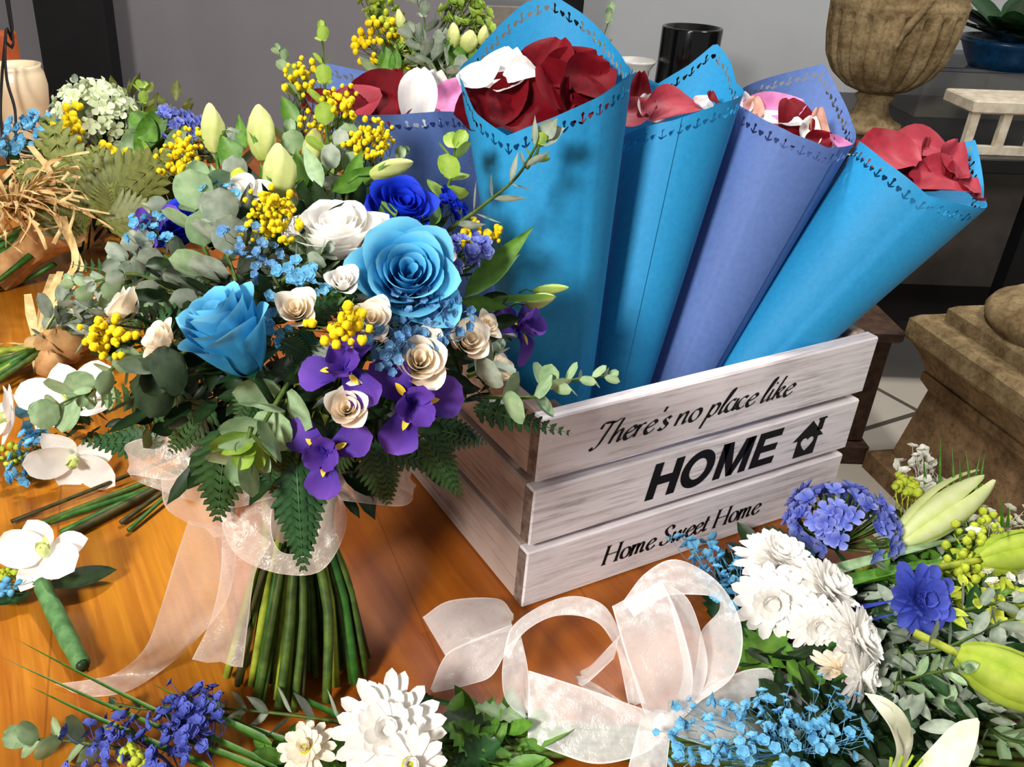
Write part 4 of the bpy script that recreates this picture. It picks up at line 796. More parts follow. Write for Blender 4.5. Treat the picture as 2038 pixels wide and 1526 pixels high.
SL(560, 1526, 28, 1286, .016, .045, 17, m_grass, bend=.06, **gb); SL(560, 1540, 5, 1325, .016, .042, 18, m_grass, bend=.06, **gb); SL(420, 1526, 60, 1375, .018, .036, 20, m_grass, bend=.05, **gb); SL(540, 1480, 305, 1365, .018, .026, 22, m_grass, bend=.03, **gb); SL(640, 1500, 330, 1390, .014, .02, 20, m_grass, bend=.03, **gb); SL(700, 1440, 540, 1360, .012, .004, 20, m_stem2, bend=.02, **gb); SL(900, 1402, 760, 1378, .012, .006, 16, m_stem2, bend=.02, **gb)
SL(1620, 1160, 1990, 1040, .03, .045, 30, m_euc, bend=-.08, **gb); SL(1640, 1180, 1990, 1085, .03, .04, 34, m_green, bend=-.08, **gb); SL(1740, 1060, 2000, 1050, .03, .045, 34, m_euc, bend=-.08, **gb); SL(1600, 1190, 1890, 1120, .03, .035, 20, m_green, bend=-.05, **gb); SL(1700, 1210, 1800, 1195, .03, .044, 16, m_bchr, **gb); SL(1690, 1240, 1790, 1225, .03, .042, 14, m_bchr, **gb); SL(1600, 1110, 1700, 1050, .03, .05, 14, m_gdusk, **gb)
for i, (x0, y0, x1, y1) in enumerate([(1935, 1000, 1922, 895), (1930, 1000, 1952, 900), (1945, 1000, 1960, 900), (1912, 1000, 1910, 910), (1870, 990, 1872, 870), (1843, 980, 1838, 905), (1900, 1000, 1895, 890), (1995, 1050, 1992, 985), (2005, 1050, 2008, 1005)]):
    SL(x0, y0, x1, y1, .055, .085, 8, m_grass, bend=.02, up=tuple(nrm(CC - onz(x0, y0, .06))), **gb)
E2 = lambda path, pairs, size, m, **k: F_euc(spr, [(a, b, -c) for a, b, c in path], pairs, size, m, **k)
E2([(240, 1490, .014), (150, 1475, .016), (60, 1470, .018)], 4, .019, m_euc, taper=.1); E2([(700, 1440, .016), (560, 1420, .018), (430, 1408, .018)], 6, .021, m_eucd, kind='lance', asp=.42, taper=.2, label='grey green pointed eucalyptus sprig'); E2([(480, 1430, .02), (380, 1405, .016), (290, 1410, .012), (230, 1400, .012)], 5, .014, m_eucdk, asp=.5, kind='lance')
E2([(1800, 1300, .03), (1880, 1290, .044), (1990, 1240, .05), (2060, 1230, .05)], 7, .020, m_eucd, kind='oval', asp=.5, taper=.2); E2([(1780, 1360, .03), (1850, 1340, .036), (1920, 1330, .052)], 5, .018, m_euc, kind='oval', asp=.6); E2([(1900, 1220, .034), (1980, 1200, .04), (2060, 1200, .04)], 5, .020, m_eucd, asp=.6); E2([(1740, 1230, .02), (1790, 1300, .03), (1780, 1380, .03)], 5, .020, m_eucd, asp=.7); E2([(1960, 1440, .014), (2000, 1470, .016), (2060, 1480, .016)], 4, .018, m_euc, asp=.6); E2([(1800, 1440, .012), (1900, 1400, .016), (1960, 1380, .018)], 5, .02, m_euc, asp=.6)
mb = MB()
for k in range(9): y0 = 1400 + k * 14; mb.add(tube(crom([onz(1330, y0, .006), onz(1650, y0 + 18, .008), onz(2070, y0 + 25 + k * 6, .006)], 3), .0022, 6))
for k in range(5): y0 = 1455 + k * 14; mb.add(tube(crom([onz(1330, y0, .006), onz(1050, y0 - 10, .008), onz(720, y0 + 30, .006)], 3), .0022, 6))
tag(mb.build('stems', m_stem, spr), None, None, None, 'stuff')
R2 = lambda st, **k: RB(spr, st, m_orgw, **k)
R2([(841, 1228, 886, 1304, -.010), (895, 1195, 925, 1284, -.016), (990, 1191, 985, 1262, -.018), (1022, 1222, 1018, 1256, -.022)], name='ribbon_tail')
R2([(1020, 1242, 1006, 1300, -.024), (930, 1278, 978, 1345, -.018), (886, 1305, 935, 1362, -.012), (856, 1372, 866, 1378, -.004)], name='ribbon_tail')
R2([(1002, 1300, 1012, 1312, -.030), (1020, 1246, 1040, 1262, -.036), (1080, 1203, 1090, 1230, -.046), (1140, 1186, 1142, 1224, -.052), (1195, 1200, 1188, 1238, -.052), (1226, 1240, 1216, 1272, -.046), (1252, 1310, 1232, 1310, -.036), (1285, 1400, 1250, 1400, -.026)], name='ribbon_loop')
R2([(1004, 1290, 1036, 1262, -.034), (999, 1345, 1048, 1315, -.030), (1008, 1395, 1054, 1365, -.022), (1045, 1430, 1056, 1425, -.014)], name='ribbon_loop')
R2([(1052, 1334, 1050, 1472, -.036, -.012), (1110, 1352, 1110, 1498, -.036, -.012), (1180, 1375, 1190, 1520, -.034, -.012), (1265, 1405, 1280, 1500, -.032, -.016), (1325, 1425, 1325, 1462, -.026)], name='ribbon_loop')
R2([(1218, 1206, 1318, 1156, -.070), (1234, 1262, 1352, 1232, -.066), (1256, 1335, 1378, 1335, -.052), (1280, 1412, 1370, 1402, -.036), (1302, 1452, 1334, 1450, -.026)], name='ribbon_loop')
R2([(1318, 1156, 1322, 1162, -.070), (1368, 1190, 1335, 1210, -.062), (1396, 1260, 1352, 1285, -.05), (1408, 1330, 1360, 1340, -.04), (1385, 1400, 1340, 1410, -.03), (1335, 1450, 1320, 1440, -.026)], name='ribbon_loop')
R2([(1240, 1196, 1262, 1228, -.050), (1285, 1140, 1322, 1188, -.056), (1345, 1113, 1380, 1183, -.058), (1420, 1150, 1426, 1190, -.056), (1466, 1215, 1430, 1216, -.052), (1478, 1285, 1396, 1256, -.050, -.036), (1455, 1350, 1388, 1310, -.040, -.03), (1390, 1398, 1372, 1372, -.030), (1330, 1448, 1326, 1425, -.026)], name='ribbon_loop')
R2([(1330, 1432, 1335, 1462, -.026), (1420, 1362, 1430, 1485, -.026, -.014), (1500, 1330, 1525, 1455, -.024, -.012), (1570, 1342, 1590, 1440, -.018, -.010), (1645, 1412, 1648, 1424, -.012)], name='ribbon_tail')
R2([(1275, 1430, 1340, 1430, -.026), (1262, 1480, 1332, 1480, -.024), (1245, 1550, 1325, 1550, -.018)], name='ribbon_tail')
R2([(1235, 1262, 1222, 1310, -.034), (1180, 1320, 1165, 1362, -.022), (1155, 1340, 1152, 1360, -.014), (1200, 1370, 1200, 1400, -.012), (1290, 1430, 1290, 1450, -.016)], name='ribbon_loop')
kp = onz(1318, 1440, .026); mb = MB(); mb.add(ball(.0075, 12, 8, .18), kp); mb.build('ribbon_knot', m_orgw, spr)
# ------------------------------------------------------------------ orchid buttonhole
def orchid(par, p, B, R, m, label, lip=True):
    mb = MB()
    for a, ln, wd in ((1.57, 1., .72), (1.57 + 2.2, 1., .72), (1.57 - 2.2, 1., .72)):
        d = (math.cos(a), math.sin(a), .1); mb.add(leaf(R * ln, R * wd, 'oval', .1, .12, 7, 8, .02), p, B @ frx(d, (-.1 * d[0], -.1 * d[1], 1)))
    for a in (.25, math.pi - .25):
        d = (math.cos(a), math.sin(a), .2); mb.add(leaf(R * 1.12, R * .92, 'round', .12, .12, 9, 9, .03), p + B[:, 2] * R * .08, B @ frx(d, (-.2 * d[0], -.2 * d[1], 1)))
    o = mb.build('orchid', m, par, True, label); mb = MB()
    mb.add(lathe([(.02 * R, .42 * R), (.12 * R, .38 * R), (.14 * R, .2 * R), (.1 * R, .05 * R)], 10), p, B)
    for s in (-1, 1): mb.add(leaf(R * .36, R * .26, 'oval', .5, .2), p + B[:, 2] * R * .1, B @ frx((s * .7, -.3, .7), (-s * .6, .2, .8)))
    mb.add(leaf(R * .5, R * .24, 'lance', .4, .2), p + B[:, 2] * R * .1, B @ frx((0, -.85, .6), (0, .6, .8))); mb.build('lip', m_lily, o)
bt = thing('buttonhole', onz(100, 1150, 0), 'white orchid buttonhole with a green taped stem lying on the bare table', 'buttonhole')
p_ = onz(95, 1105, .022); orchid(bt, p_, frame(dirc(-.05, .55, .8), math.radians(172)), .030, m_white, 'white orchid bloom')
mb = MB(); mb.add(tube(crom([onz(82, 1160, .014), onz(108, 1215, .009), onz(140, 1280, .0066), onz(163, 1322, .0062)], 4), [.0058] * 4 + [.0060] * 5 + [.0054] * 4, 12)); o = mb.build('taped_stem', m_tape, bt)
mb = MB(); mb.add(tube([onz(162.5, 1321, .0062), onz(166, 1328, .0062)], .0038, 10)); mb.build('cut_end', m_dkgreen, o)
F_leaf(bt, 95, 1170, 232, 1130, -.008, -.010, 62, m_dkgreen, 'oval', 'leaf', -.05, .08, (0, 0, 1.)); F_leaf(bt, 60, 1180, -20, 1205, -.008, -.008, 40, m_fern, 'oval', 'leaf', .05, .1, (0, 0, 1.))
for a, m, nme, lb in (((10, 1145, 50, 26, 18), m_ygr, 'goldenrod_sprig', 'yellow goldenrod'), ((8, 1172, 60, 24, 18), m_gblue, 'gypsophila_sprig', 'blue gypsophila')): F_tiny(bt, nme, cloud(a[0], a[1], -.014, a[2], a[3], a[4], .004), .0024, m, m_stem, onz(80, 1165, .008), lb, 'ball')
F_leaf(bt, 60, 1165, 5, 1110, -.010, -.016, 22, m_eucd, 'oval', 'leaf', .1, .1, (0, 0, 1.))
# ------------------------------------------------------------------ orchid bunch lying behind the buttonhole
ob = thing('orchid_bunch', onz(200, 930, 0), 'bunch of white orchids lying on the table with its stems towards the orchid buttonhole', 'bouquet')
orchid(ob, onz(140, 800, .045), frame(dirc(.1, .6, .8), .3), .038, m_white, 'white orchid bloom'); orchid(ob, onz(30, 830, .035), frame(dirc(-.8, .1, .5), .9), .030, m_white, 'white orchid bloom'); orchid(ob, onz(150, 905, .026), frame(dirc(.1, -.55, .8), 2.8), .034, m_white, 'white orchid bloom')
for x0, y0, x1, y1, r in ((370, 900, 22, 1038, .0016), (380, 925, 30, 1062, .0026), (390, 930, 120, 1060, .0024), (380, 935, 130, 1068, .003), (350, 960, 240, 1040, .0020), (372, 950, 255, 1055, .0018), (400, 940, 90, 1040, .0022)):
    mb = MB(); mb.add(tube(crom([onz(x0, y0, .008), onz((x0 + x1) / 2, (y0 + y1) / 2, .006), onz(x1, y1, .0035)], 3), r, 6)); mb.build('stem', rnd.choice([m_stem, m_stem2, m_stem3]), ob)
F_tiny(ob, 'gypsophila_sprig', cloud(60, 870, -.030, 60, 90, 12, .006), .0040, m_gblue, m_stem, onz(120, 930, .01), 'light blue gypsophila', 'f'); F_tiny(ob, 'gypsophila_sprig', cloud(35, 930, -.012, 70, 50, 12, .004), .0036, m_gblue, m_stem, onz(120, 930, .01), 'light blue gypsophila', 'f'); F_tiny(ob, 'goldenrod_sprig', cloud(15, 910, -.012, 60, 50, 16, .004), .0030, m_ygr, m_stem, onz(100, 930, .01), 'yellow goldenrod', 'ball')
F_euc(ob, [(230, 760, -.075), (150, 790, -.085), (110, 810, -.08)], 3, .026, m_euc, taper=.1); F_fern(ob, 330, 880, 150, 880, -.05, -.05, 80, m_fern)
F_leaf(ob, 60, 930, 130, 905, -.012, -.018, 50, m_eucd, 'oval', 'leaf', .1, .1, (0, 0, 1.)); F_filler(ob, onz(200, 850, .018), (.07, .04, .014), 50, .02, m_dkgreen, 'greenery', 0, .3, 31)
# ------------------------------------------------------------------ raffia tied posy and the big raffia bouquet behind it
def raffia(par, c, n, L, r_=random.Random(4), zup=.4, wd=.0028, name='raffia_bow', lo=.003):
    mb = MB()
    for i in range(n):
        a = r_.uniform(0, 6.283); l_ = L * r_.uniform(.5, 1.2); d = np.array([math.cos(a), math.sin(a), r_.uniform(-.2, zup)]); s = np.array([-d[1], d[0], r_.uniform(-.3, .3)])
        P = crom([c, c + d * l_ * .4 + s * l_ * r_.uniform(-.15, .15) + np.array([0, 0, l_ * .18]), c + d * l_ * .8 + s * l_ * r_.uniform(-.25, .25) + np.array([0, 0, l_ * .04]), c + d * l_ + s * l_ * r_.uniform(-.4, .4) - np.array([0, 0, l_ * .12])], 4)
        P = [np.array([q[0], q[1], max(q[2], lo)]) for q in P]; w = wd * r_.uniform(.5, 1.3); tw = r_.uniform(0, 3); v = []
        for k, q in enumerate(P):
            t = nrm(P[min(k + 1, len(P) - 1)] - P[max(k - 1, 0)]); x = nrm(np.cross(t, (math.cos(tw + k * .15), .3, math.sin(tw + k * .15)))); v += [q - x * w / 2, q + np.cross(t, x) * w * .2, q + x * w / 2]
        mb.add((v, [f for k in range(len(P) - 1) for f in ((3 * k, 3 * k + 1, 3 * k + 4, 3 * k + 3), (3 * k + 1, 3 * k + 2, 3 * k + 5, 3 * k + 4))]))
    mb.add(ball(L * .07, 8, 6, .2), c); return mb.build(name, m_raf, par, True)
po = thing('raffia_posy', onz(90, 690, 0), 'small eucalyptus posy with a raffia tie and brown tufts lying on the table', 'bouquet')
c_ = onz(72, 688, .022); mb = MB()
for tx, ty, z in ((105, 545, .05), (120, 540, .06), (188, 590, .05), (175, 610, .03), (55, 585, .05), (150, 560, .06), (-30, 690, .01), (-30, 735, .01), (75, 740, .004)):
    e = onz(tx, ty, z); s = nrm(np.cross(e - c_, (0, 0, 1))); mb.add(([c_ - s * .002, c_ + s * .002, (c_ + e) / 2 - s * .005 + np.array([0, 0, .006]), (c_ + e) / 2 + s * .005 + np.array([0, 0, .002]), e - s * .0035, e + s * .0035], [(0, 1, 3, 2), (2, 3, 5, 4)]))
mb.add(ball(.011, 10, 8, .2), c_); mb.build('raffia_tie', m_raf, po)
mb = MB(); mb.add(ball(.020, 14, 10, .3), onz(118, 690, .02), np.diag([1.3, .9, .9])); mb.add(ball(.014, 12, 8, .35), onz(100, 725, .012)); mb.build('kraft_tuft', m_kraft, po)
for k in range(11): mb = MB(); mb.add(tube([onz(80 + rnd.uniform(-6, 6), 690 + rnd.uniform(-8, 14), .012 + rnd.uniform(0, .012)), onz(-40, 690 + k * 9, .004 + rnd.uniform(0, .02))], rnd.uniform(.0022, .0034), 6)); mb.build('stem', rnd.choice([m_stem, m_stem2, m_stemy]), po)
for q in ([(85, 680, -.02), (150, 630, -.05), (220, 590, -.07)], [(85, 685, -.02), (160, 650, -.04), (240, 630, -.05)], [(80, 680, -.02), (120, 610, -.06), (150, 560, -.08)]): F_euc(po, q, 5, .030, rnd.choice([m_eucd, m_euc]), asp=.7)
F_filler(po, onz(235, 640, .04), (.05, .05, .030), 70, .026, m_eucd, 'greenery', 0, .2, 41)
rb = thing('raffia_bouquet', onz(90, 560, 0), 'large garden bouquet with fern and white hydrangea behind, tied with a straw raffia bow', 'bouquet')
raffia(rb, at(28, 425, .97), 170, .085, zup=.9, wd=.0036)
for q in ([(10, 430, .99), (-10, 380, .985), (30, 330, .98)], [(60, 290, .97), (98, 340, .97), (102, 380, .98), (85, 400, 1.0)], [(100, 410, .98), (140, 480, .96), (165, 540, .95)], [(125, 430, .97), (150, 520, .95), (105, 590, .93)]):
    P = crom([pt(*a) for a in q], 5); v = []
    for k, a in enumerate(P): v += [a - CR[0] * .004, a + CR[0] * .004]
    mb = MB(); mb.add((v, [(2 * k, 2 * k + 1, 2 * k + 3, 2 * k + 2) for k in range(len(P) - 1)])); mb.build('raffia_strand', m_raf, rb)
a, b = at(112, 455, 1.02), at(-20, 560, 1.06); mb = MB(); B = frame(b - a); L = np.linalg.norm(b - a); mb.add(lathe([(.030, -.1 * L), (.022, .15 * L), (.019, .45 * L), (.022, .7 * L), (.026, .8 * L)], 26, 9, .06), a, B); mb.build('kraft_wrap', m_kraft, rb)
for k in range(18): e = b + B @ np.array([rnd.gauss(0, .02), rnd.gauss(0, .02), 0]); mb = MB(); mb.add(tube([a + (b - a) * .3 + (e - b) * .5, e, e + nrm(b - a) * .12], .004, 6)); mb.build('stem', rnd.choice([m_stem, m_stem2]), rb)
fc = at(230, 350, 1.16); F_filler(rb, fc, (.15, .12, .075), 360, .034, m_dkgreen, 'greenery', 0, .2, 51); F_filler(rb, at(260, 290, 1.16), (.12, .10, .07), 120, .032, m_olive, 'greenery', -.2, .5, 52)
hv = at(190, 235, 1.06); mb = MB()
for i in range(110):
    v = nrm([rnd.gauss(0, 1), rnd.gauss(0, 1), rnd.gauss(.4, .8)]); mb.add(floret(.011, 4, i), hv + v * np.array([.045, .045, .040]) * rnd.uniform(.8, 1.05), frame(v + np.array([rnd.gauss(0, .25) for _ in range(3)]), rnd.uniform(0, 6)))
mb.build('hydrangea', m_hydw, rb, True, 'pale green white hydrangea head')
for a in [(150, 440, 98, 222, 150), (160, 470, 60, 330, 130), (210, 420, 190, 290, 140), (190, 430, 330, 310, 170), (210, 440, 310, 420, 110), (150, 420, 30, 320, 120), (200, 430, 250, 330, 110), (170, 450, 130, 400, 120), (230, 430, 220, 370, 120)]: F_fern(rb, a[0], a[1], a[2], a[3], .99, .97, a[4] * 1.15, m_olive, 9, .15)
for q in ([(160, 300, 1.05), (152, 230, 1.06), (150, 165, 1.07)], [(290, 300, 1.05), (285, 230, 1.06), (283, 175, 1.07)]): F_euc(rb, q, 5, .026, m_eucd if q[0][0] < 200 else m_eucy, asp=.8)
for a in [(270, 300, 330, 215), (240, 300, 300, 260), (300, 340, 250, 270), (330, 320, 380, 250), (310, 280, 262, 226)]: F_leaf(rb, a[0], a[1], a[2], a[3], 1.03, 1.04, 50, rnd.choice([m_green, m_eucy, m_euc]), 'oval', 'leaf')
for x, y, sx, sy, n, m, nme, lb in ((85, 265, 130, 50, 26, m_gblue, 'gypsophila_sprig', 'light blue gypsophila'), (40, 290, 60, 40, 12, m_gblue, 'gypsophila_sprig', 'light blue gypsophila'), (350, 245, 70, 50, 18, m_hyd, 'limonium_sprig', 'violet limonium'), (395, 270, 50, 50, 14, m_hyd, 'limonium_sprig', 'violet limonium'), (160, 310, 60, 60, 10, m_hyd, 'limonium_sprig', 'violet limonium')): F_tiny(rb, nme, cloud(x, y, 1.04, sx, sy, n, .012), .0044, m, m_stem, fc, lb, 'f')
for x, y, sx, sy, n in ((152, 235, 24, 50, 12), (140, 260, 40, 40, 12), (220, 310, 60, 30, 16), (350, 320, 60, 60, 26), (330, 350, 60, 40, 16)): F_tiny(rb, 'goldenrod_sprig', cloud(x, y, 1.02, sx, sy, n, .01), .0042, m_yel, m_stem, fc, 'yellow goldenrod', 'ball')
# ------------------------------------------------------------------ tall bunch standing behind the cones
bb = thing('flower_bunch', at(850, 330, 1.05) * np.array([1, 1, 0]), 'tall bunch of goldenrod and lisianthus buds standing behind the paper cones', 'bouquet')
bc = at(840, 160, 1.0); F_filler(bb, at(845, 175, 1.02), (.075, .05, .05), 110, .030, m_euc, 'greenery', 0, .2, 61)
mb = MB(); vb = bb.location; mb.add(lathe([(.001, .0005), (.045, .0005), (.05, .004), (.055, .06), (.06, .13), (.062, .16), (.058, .16), (.05, .02), (.001, .01)], 24), np.array(vb), np.eye(3)); mb.build('vase', m_black, bb)
for x, y, sx, sy, n in ((765, 160, 50, 50, 18), (742, 68, 50, 30, 16), (775, 45, 40, 60, 16), (800, 150, 60, 60, 18), (720, 92, 50, 20, 12), (775, 80, 40, 40, 14), (748, 128, 24, 24, 8)): F_tiny(bb, 'goldenrod_sprig', cloud(x, y, 1.0, sx, sy, n, .012), .0040, m_yel if y > 60 else m_ygr, m_stem, bc, 'yellow goldenrod', 'ball')
for x, y, sx, sy, n in ((755, 20, 60, 60, 20), (925, 25, 70, 80, 30), (800, 120, 80, 60, 24), (935, 60, 50, 40, 14)): F_tiny(bb, 'green_blossom', cloud(x, y, 1.0, sx, sy, n, .012), .0058, m_eucy, m_stem, bc, 'light green blossom', 'f')
for x0, y0, x1, y1, w in ((905, 95, 902, 45, 26), (930, 105, 938, 60, 36), (958, 90, 965, 50, 22), (800, 60, 792, 18, 20)): F_bud(bb, x0, y0, x1, y1, .98, .985, w, m_bud, 'pale yellow green lisianthus bud', stem=bc)
for x0, y0, x1, y1, w in ((900, 130, 915, 70, 46), (770, 150, 768, 95, 34), (785, 150, 788, 100, 26), (925, 130, 890, 95, 40), (945, 120, 930, 95, 30)): F_leaf(bb, x0, y0, x1, y1, .98, .985, w, m_green, 'oval', 'leaf')
for q in ([(830, 150, .99), (838, 90, .995), (845, 40, 1.), (826, -5, 1.)], [(870, 150, .98), (865, 110, .985), (880, 80, .99)], [(850, 140, .975), (840, 100, .975), (820, 70, .98)], [(880, 150, .97), (900, 130, .97), (930, 140, .97)]): F_euc(bb, q, 5, .026, m_eucd, asp=.7, taper=.3)
F_euc(bb, [(1100, 260, 1.12), (1180, 120, 1.12), (1218, 25, 1.12)], 4, .020, m_euc, asp=.6, taper=.2, one=True)
# ------------------------------------------------------------------ the back of the shop
mb = MB(); pL = [fr(-1.0, 1.92), fr(-.735, 1.92)]
bx_ = np.array([-.83, 1.95]);
def solid(name, m, verts_faces, label, cat, group=None, smooth=False):
    mb = MB(); mb.add(verts_faces); return tag(mb.build(name, m, None, smooth), label, cat, group)
def fbox(r0, r1, d0, d1, z0, z1, bv=0.): v, f = box(r0, d0, z0, r1, d1, z1, bv); return [fr(*q) for q in v], f
def lr(x, y, d):                                                        # floor-plan coordinates of a measured point
    p = at(x, y, d) - G0; return float(p @ RT), float(p @ FW), float(p[2])
r0 = lr(63, 0, 2.0)[0]; r1 = lr(207, 0, 2.0)[0]; dd = lr(130, 0, 2.0)[1]
pb = MB(); rbox(pb, r0, r1, dd, dd + .06, FZ, 2.3, .002); setting('trim_2', pb, m_black)
# cream vase and clay pot at the far end of the table
def turned(name, prof, base, m, label, cat, group=None, n=32, parent=None, k=1.):
    mb = MB(); mb.add(lathe([(a * k, b * k) for a, b in prof], n), base, np.eye(3)); o = mb.build(name, m, parent); return tag(o, label, cat, group) if label else o
m_cer = mat('cream glazed ceramic', (226, 208, 176), (206, 184, 146), .25, .5, 8); m_terra = mat('orange terracotta', (176, 88, 44), (146, 66, 30), .7, scale=30)
p_ = onz(66, 326, 0); turned('cream_vase', [(.001, .0005), (.028, .0005), (.030, .006), (.027, .03), (.031, .06), (.041, .10), (.043, .125), (.040, .145), (.036, .152), (.038, .158), (.034, .158), (.03, .145), (.02, .02), (.001, .01)], p_, m_cer, 'cream ceramic vase at the far left end of the table beside the black post', 'vase')
q_ = p_ + FW * .10; q_ = q_ + RT * (lr(53, 60, float(CR[2] @ (q_ - CC)))[0] - float((q_ - G0) @ RT)); hq = at(53, 46, float(CR[2] @ (q_ - CC)))[2]; turned('clay_pot', [(.001, .0005), (.018, .0005), (.020, hq * .3), (.022, hq * .6), (.0225, hq - .004), (.021, hq), (.018, hq), (.017, hq * .5), (.001, .02)], q_, m_terra, 'orange clay pot behind the cream vase at the black post', 'pot')
m_cab = mat('black cable', (20, 18, 18), None, .5)
for k, P in enumerate(([(10, -20, 1.35), (12, 60, 1.35), (4, 150, 1.35), (2, 240, 1.35), (16, 320, 1.35)], [(14, -20, 1.34), (10, 90, 1.34), (14, 160, 1.34), (30, 220, 1.34), (34, 300, 1.34)])):
    Q = [pt(*a) for a in P]; Q = [np.array([Q[0][0], Q[0][1], 2.298]), np.array([Q[0][0], Q[0][1], 1.])] + Q
    e = Q[-1].copy(); e[2] = .003; Q.append(e + FW * .02); Q.append(e + RT * .03)
    solid('power_cable', m_cab, tube(crom(Q, 6), .0022, 6), ['thin black cable hanging straight down by the cream vase', 'thin black cable curving across the front of the cream vase'][k], 'cable', 'cables at the left', True)
# dark counter along the wall, standing on the floor
ctop = -.10; cp = onz(1958, 316, ctop) - G0; cdv = float(cp @ FW)
m_grey = mat('dark grey panel', (92, 84, 78), (70, 63, 58), .5, .3, 8); m_ctop = mat('black laminate', (18, 16, 18), (12, 11, 13), .3, .4, 12)
ct = thing('display_counter', fr(1.5, cdv + .35, FZ), 'long black topped counter along the pale wall carrying the stone urn', 'counter')
mb = MB(); rbox(mb, .35, 3.3, cdv, cdv + .75, ctop - .035, ctop, .003); mb.build('counter_top', m_ctop, ct, False)
mb = MB(); rbox(mb, .4, 3.25, cdv + .30, cdv + .32, FZ + .2, ctop - .036); mb.build('back_panel', m_grey, ct, False)
mb = MB(); rbox(mb, .4, 3.25, cdv + .04, cdv + .30, FZ + .17, FZ + .2); mb.build('lower_shelf', m_ctop, ct, False)
for r in (.45, lr(2000, 450, cdv + .2)[0] - .02, 2.9): mb = MB(); rbox(mb, r, r + .045, cdv + .02, cdv + .065, FZ, ctop - .036); mb.build('leg', m_black, ct, False)
# stone urn
m_stone, nt, out = newmat('weathered stone'); n1 = noise(nt, 18, 6, rough=.7); n2 = noise(nt, 120, 4)
c_s = mixc(nt, ramp(nt, n1, .35, .65), lin((164, 144, 108)), lin((106, 86, 58))); c_s = mixc(nt, mth(nt, 'MULTIPLY', ramp(nt, n2, .5, .7), .5), c_s, lin((84, 64, 40))); p = bsdf(nt, c_s, .9, .1, n2, .5, bd=.004); nt.links.new(p.outputs[0], out.inputs[0])
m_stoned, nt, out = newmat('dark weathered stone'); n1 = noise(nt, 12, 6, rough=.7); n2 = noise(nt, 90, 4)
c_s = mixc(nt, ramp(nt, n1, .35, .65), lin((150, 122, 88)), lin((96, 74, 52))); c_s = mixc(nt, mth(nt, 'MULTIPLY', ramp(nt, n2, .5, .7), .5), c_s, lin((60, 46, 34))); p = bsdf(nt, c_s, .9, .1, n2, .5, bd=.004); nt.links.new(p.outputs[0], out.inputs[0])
ud = 2.36; ub = at(1716, 285, ud); ub[2] = ctop + .0005; sc = float(CR[2] @ (ub - CC)) / CF
un = thing('stone_urn', ub, 'weathered fluted stone urn standing on the black counter', 'urn')
px = sc / 1.02
H_ = lambda y: (285 - y) * px * 1.02
mb = MB(); mb.add(lathe([(.001, 0), (62 * px, 0), (62 * px, 14 * px), (48 * px, 20 * px), (34 * px, 36 * px), (30 * px, 55 * px), (38 * px, 66 * px), (30 * px, 72 * px)], 36), ub, np.eye(3)); mb.build('foot', m_stone, un)
def fl(u, v):
    pr = [(30, 72), (62, 84), (92, 108), (110, 140), (118, 180), (121, 215), (122, 232)]; i = v * (len(pr) - 1); k = min(int(i), len(pr) - 2); t = i - k; r = (pr[k][0] * (1 - t) + pr[k + 1][0] * t) * px; z = (pr[k][1] * (1 - t) + pr[k + 1][1] * t) * px
    f = max(0, math.cos(u * 2 * math.pi * 22)) ** .4 if 0 < v < .93 else .0; r *= 1 - .085 * f * min(1, v * 3) * (1 if v < .9 else .2); a = u * 2 * math.pi; return r * math.cos(a), r * math.sin(a), z
mb = MB(); mb.add(grid(176, 26, fl, True), ub, np.eye(3)); mb.build('bowl', m_stone, un)
mb = MB(); mb.add(lathe([(122 * px, 232 * px), (124 * px, 240 * px), (118 * px, 246 * px), (122 * px, 262 * px), (128 * px, 276 * px), (131 * px, 290 * px), (131 * px, 300 * px), (126 * px, 306 * px), (116 * px, 296 * px), (100 * px, 250 * px), (1 * px, 240 * px)], 40), ub, np.eye(3)); mb.build('rim', m_stone, un)
mb = MB(); a = math.atan2(*(nrm(CC - ub)[[1, 0]])) + .3
mb.add(tube(crom([ub + np.array([math.cos(a - q) * r * px, math.sin(a - q) * r * px, z * px]) for q, r, z in ((-.1, 136, 262), (.0, 130, 235), (.12, 126, 205), (.2, 122, 170))], 4), [.014 * .6] * 5 + [.009] * 4 + [.005] * 4, 8)); mb.build('handle', m_stone, un)
# pedestal on the floor, square, with a torus on top
Ptop = at(1810, 632, 1.93); Pe = at(2038, 792, 1.80)
zt = Ptop[2]; Pe = onz(2038, 790, zt); e_d = nrm((Pe - Ptop) * np.array([1, 1, 0])); n_d = np.array([-e_d[1], e_d[0], 0]);
if n_d @ FW < 0: n_d = -n_d
SZ = .40
def pblk(mb, ins0, z0, ins1, z1):
    C0 = Ptop * np.array([1, 1, 0]); v = []
    for ins, z in ((ins0, z0), (ins1, z1)):
        for a, b in ((ins, ins), (SZ - ins, ins), (SZ - ins, SZ - ins), (ins, SZ - ins)): v.append(C0 + e_d * a + n_d * b + np.array([0, 0, z]))
    mb.add((v, [(3, 2, 1, 0), (4, 5, 6, 7)] + [(k, (k + 1) % 4, 4 + (k + 1) % 4, 4 + k) for k in range(4)]))
pd = thing('stone_pedestal', Ptop * np.array([1, 1, 0]) + e_d * SZ / 2 + n_d * SZ / 2 + np.array([0, 0, FZ]), 'square weathered stone pedestal standing on the floor beyond the crate', 'pedestal')
mb = MB(); pblk(mb, .004, zt - .045, 0, zt - .038); pblk(mb, 0, zt - .038, 0, zt + .0); pblk(mb, 0, zt, .012, zt + .012); pblk(mb, .045, zt + .0121, .045, zt + .04); pblk(mb, .045, zt + .0401, .055, zt + .05); mb.build('cap_slab', m_stone, pd, False)
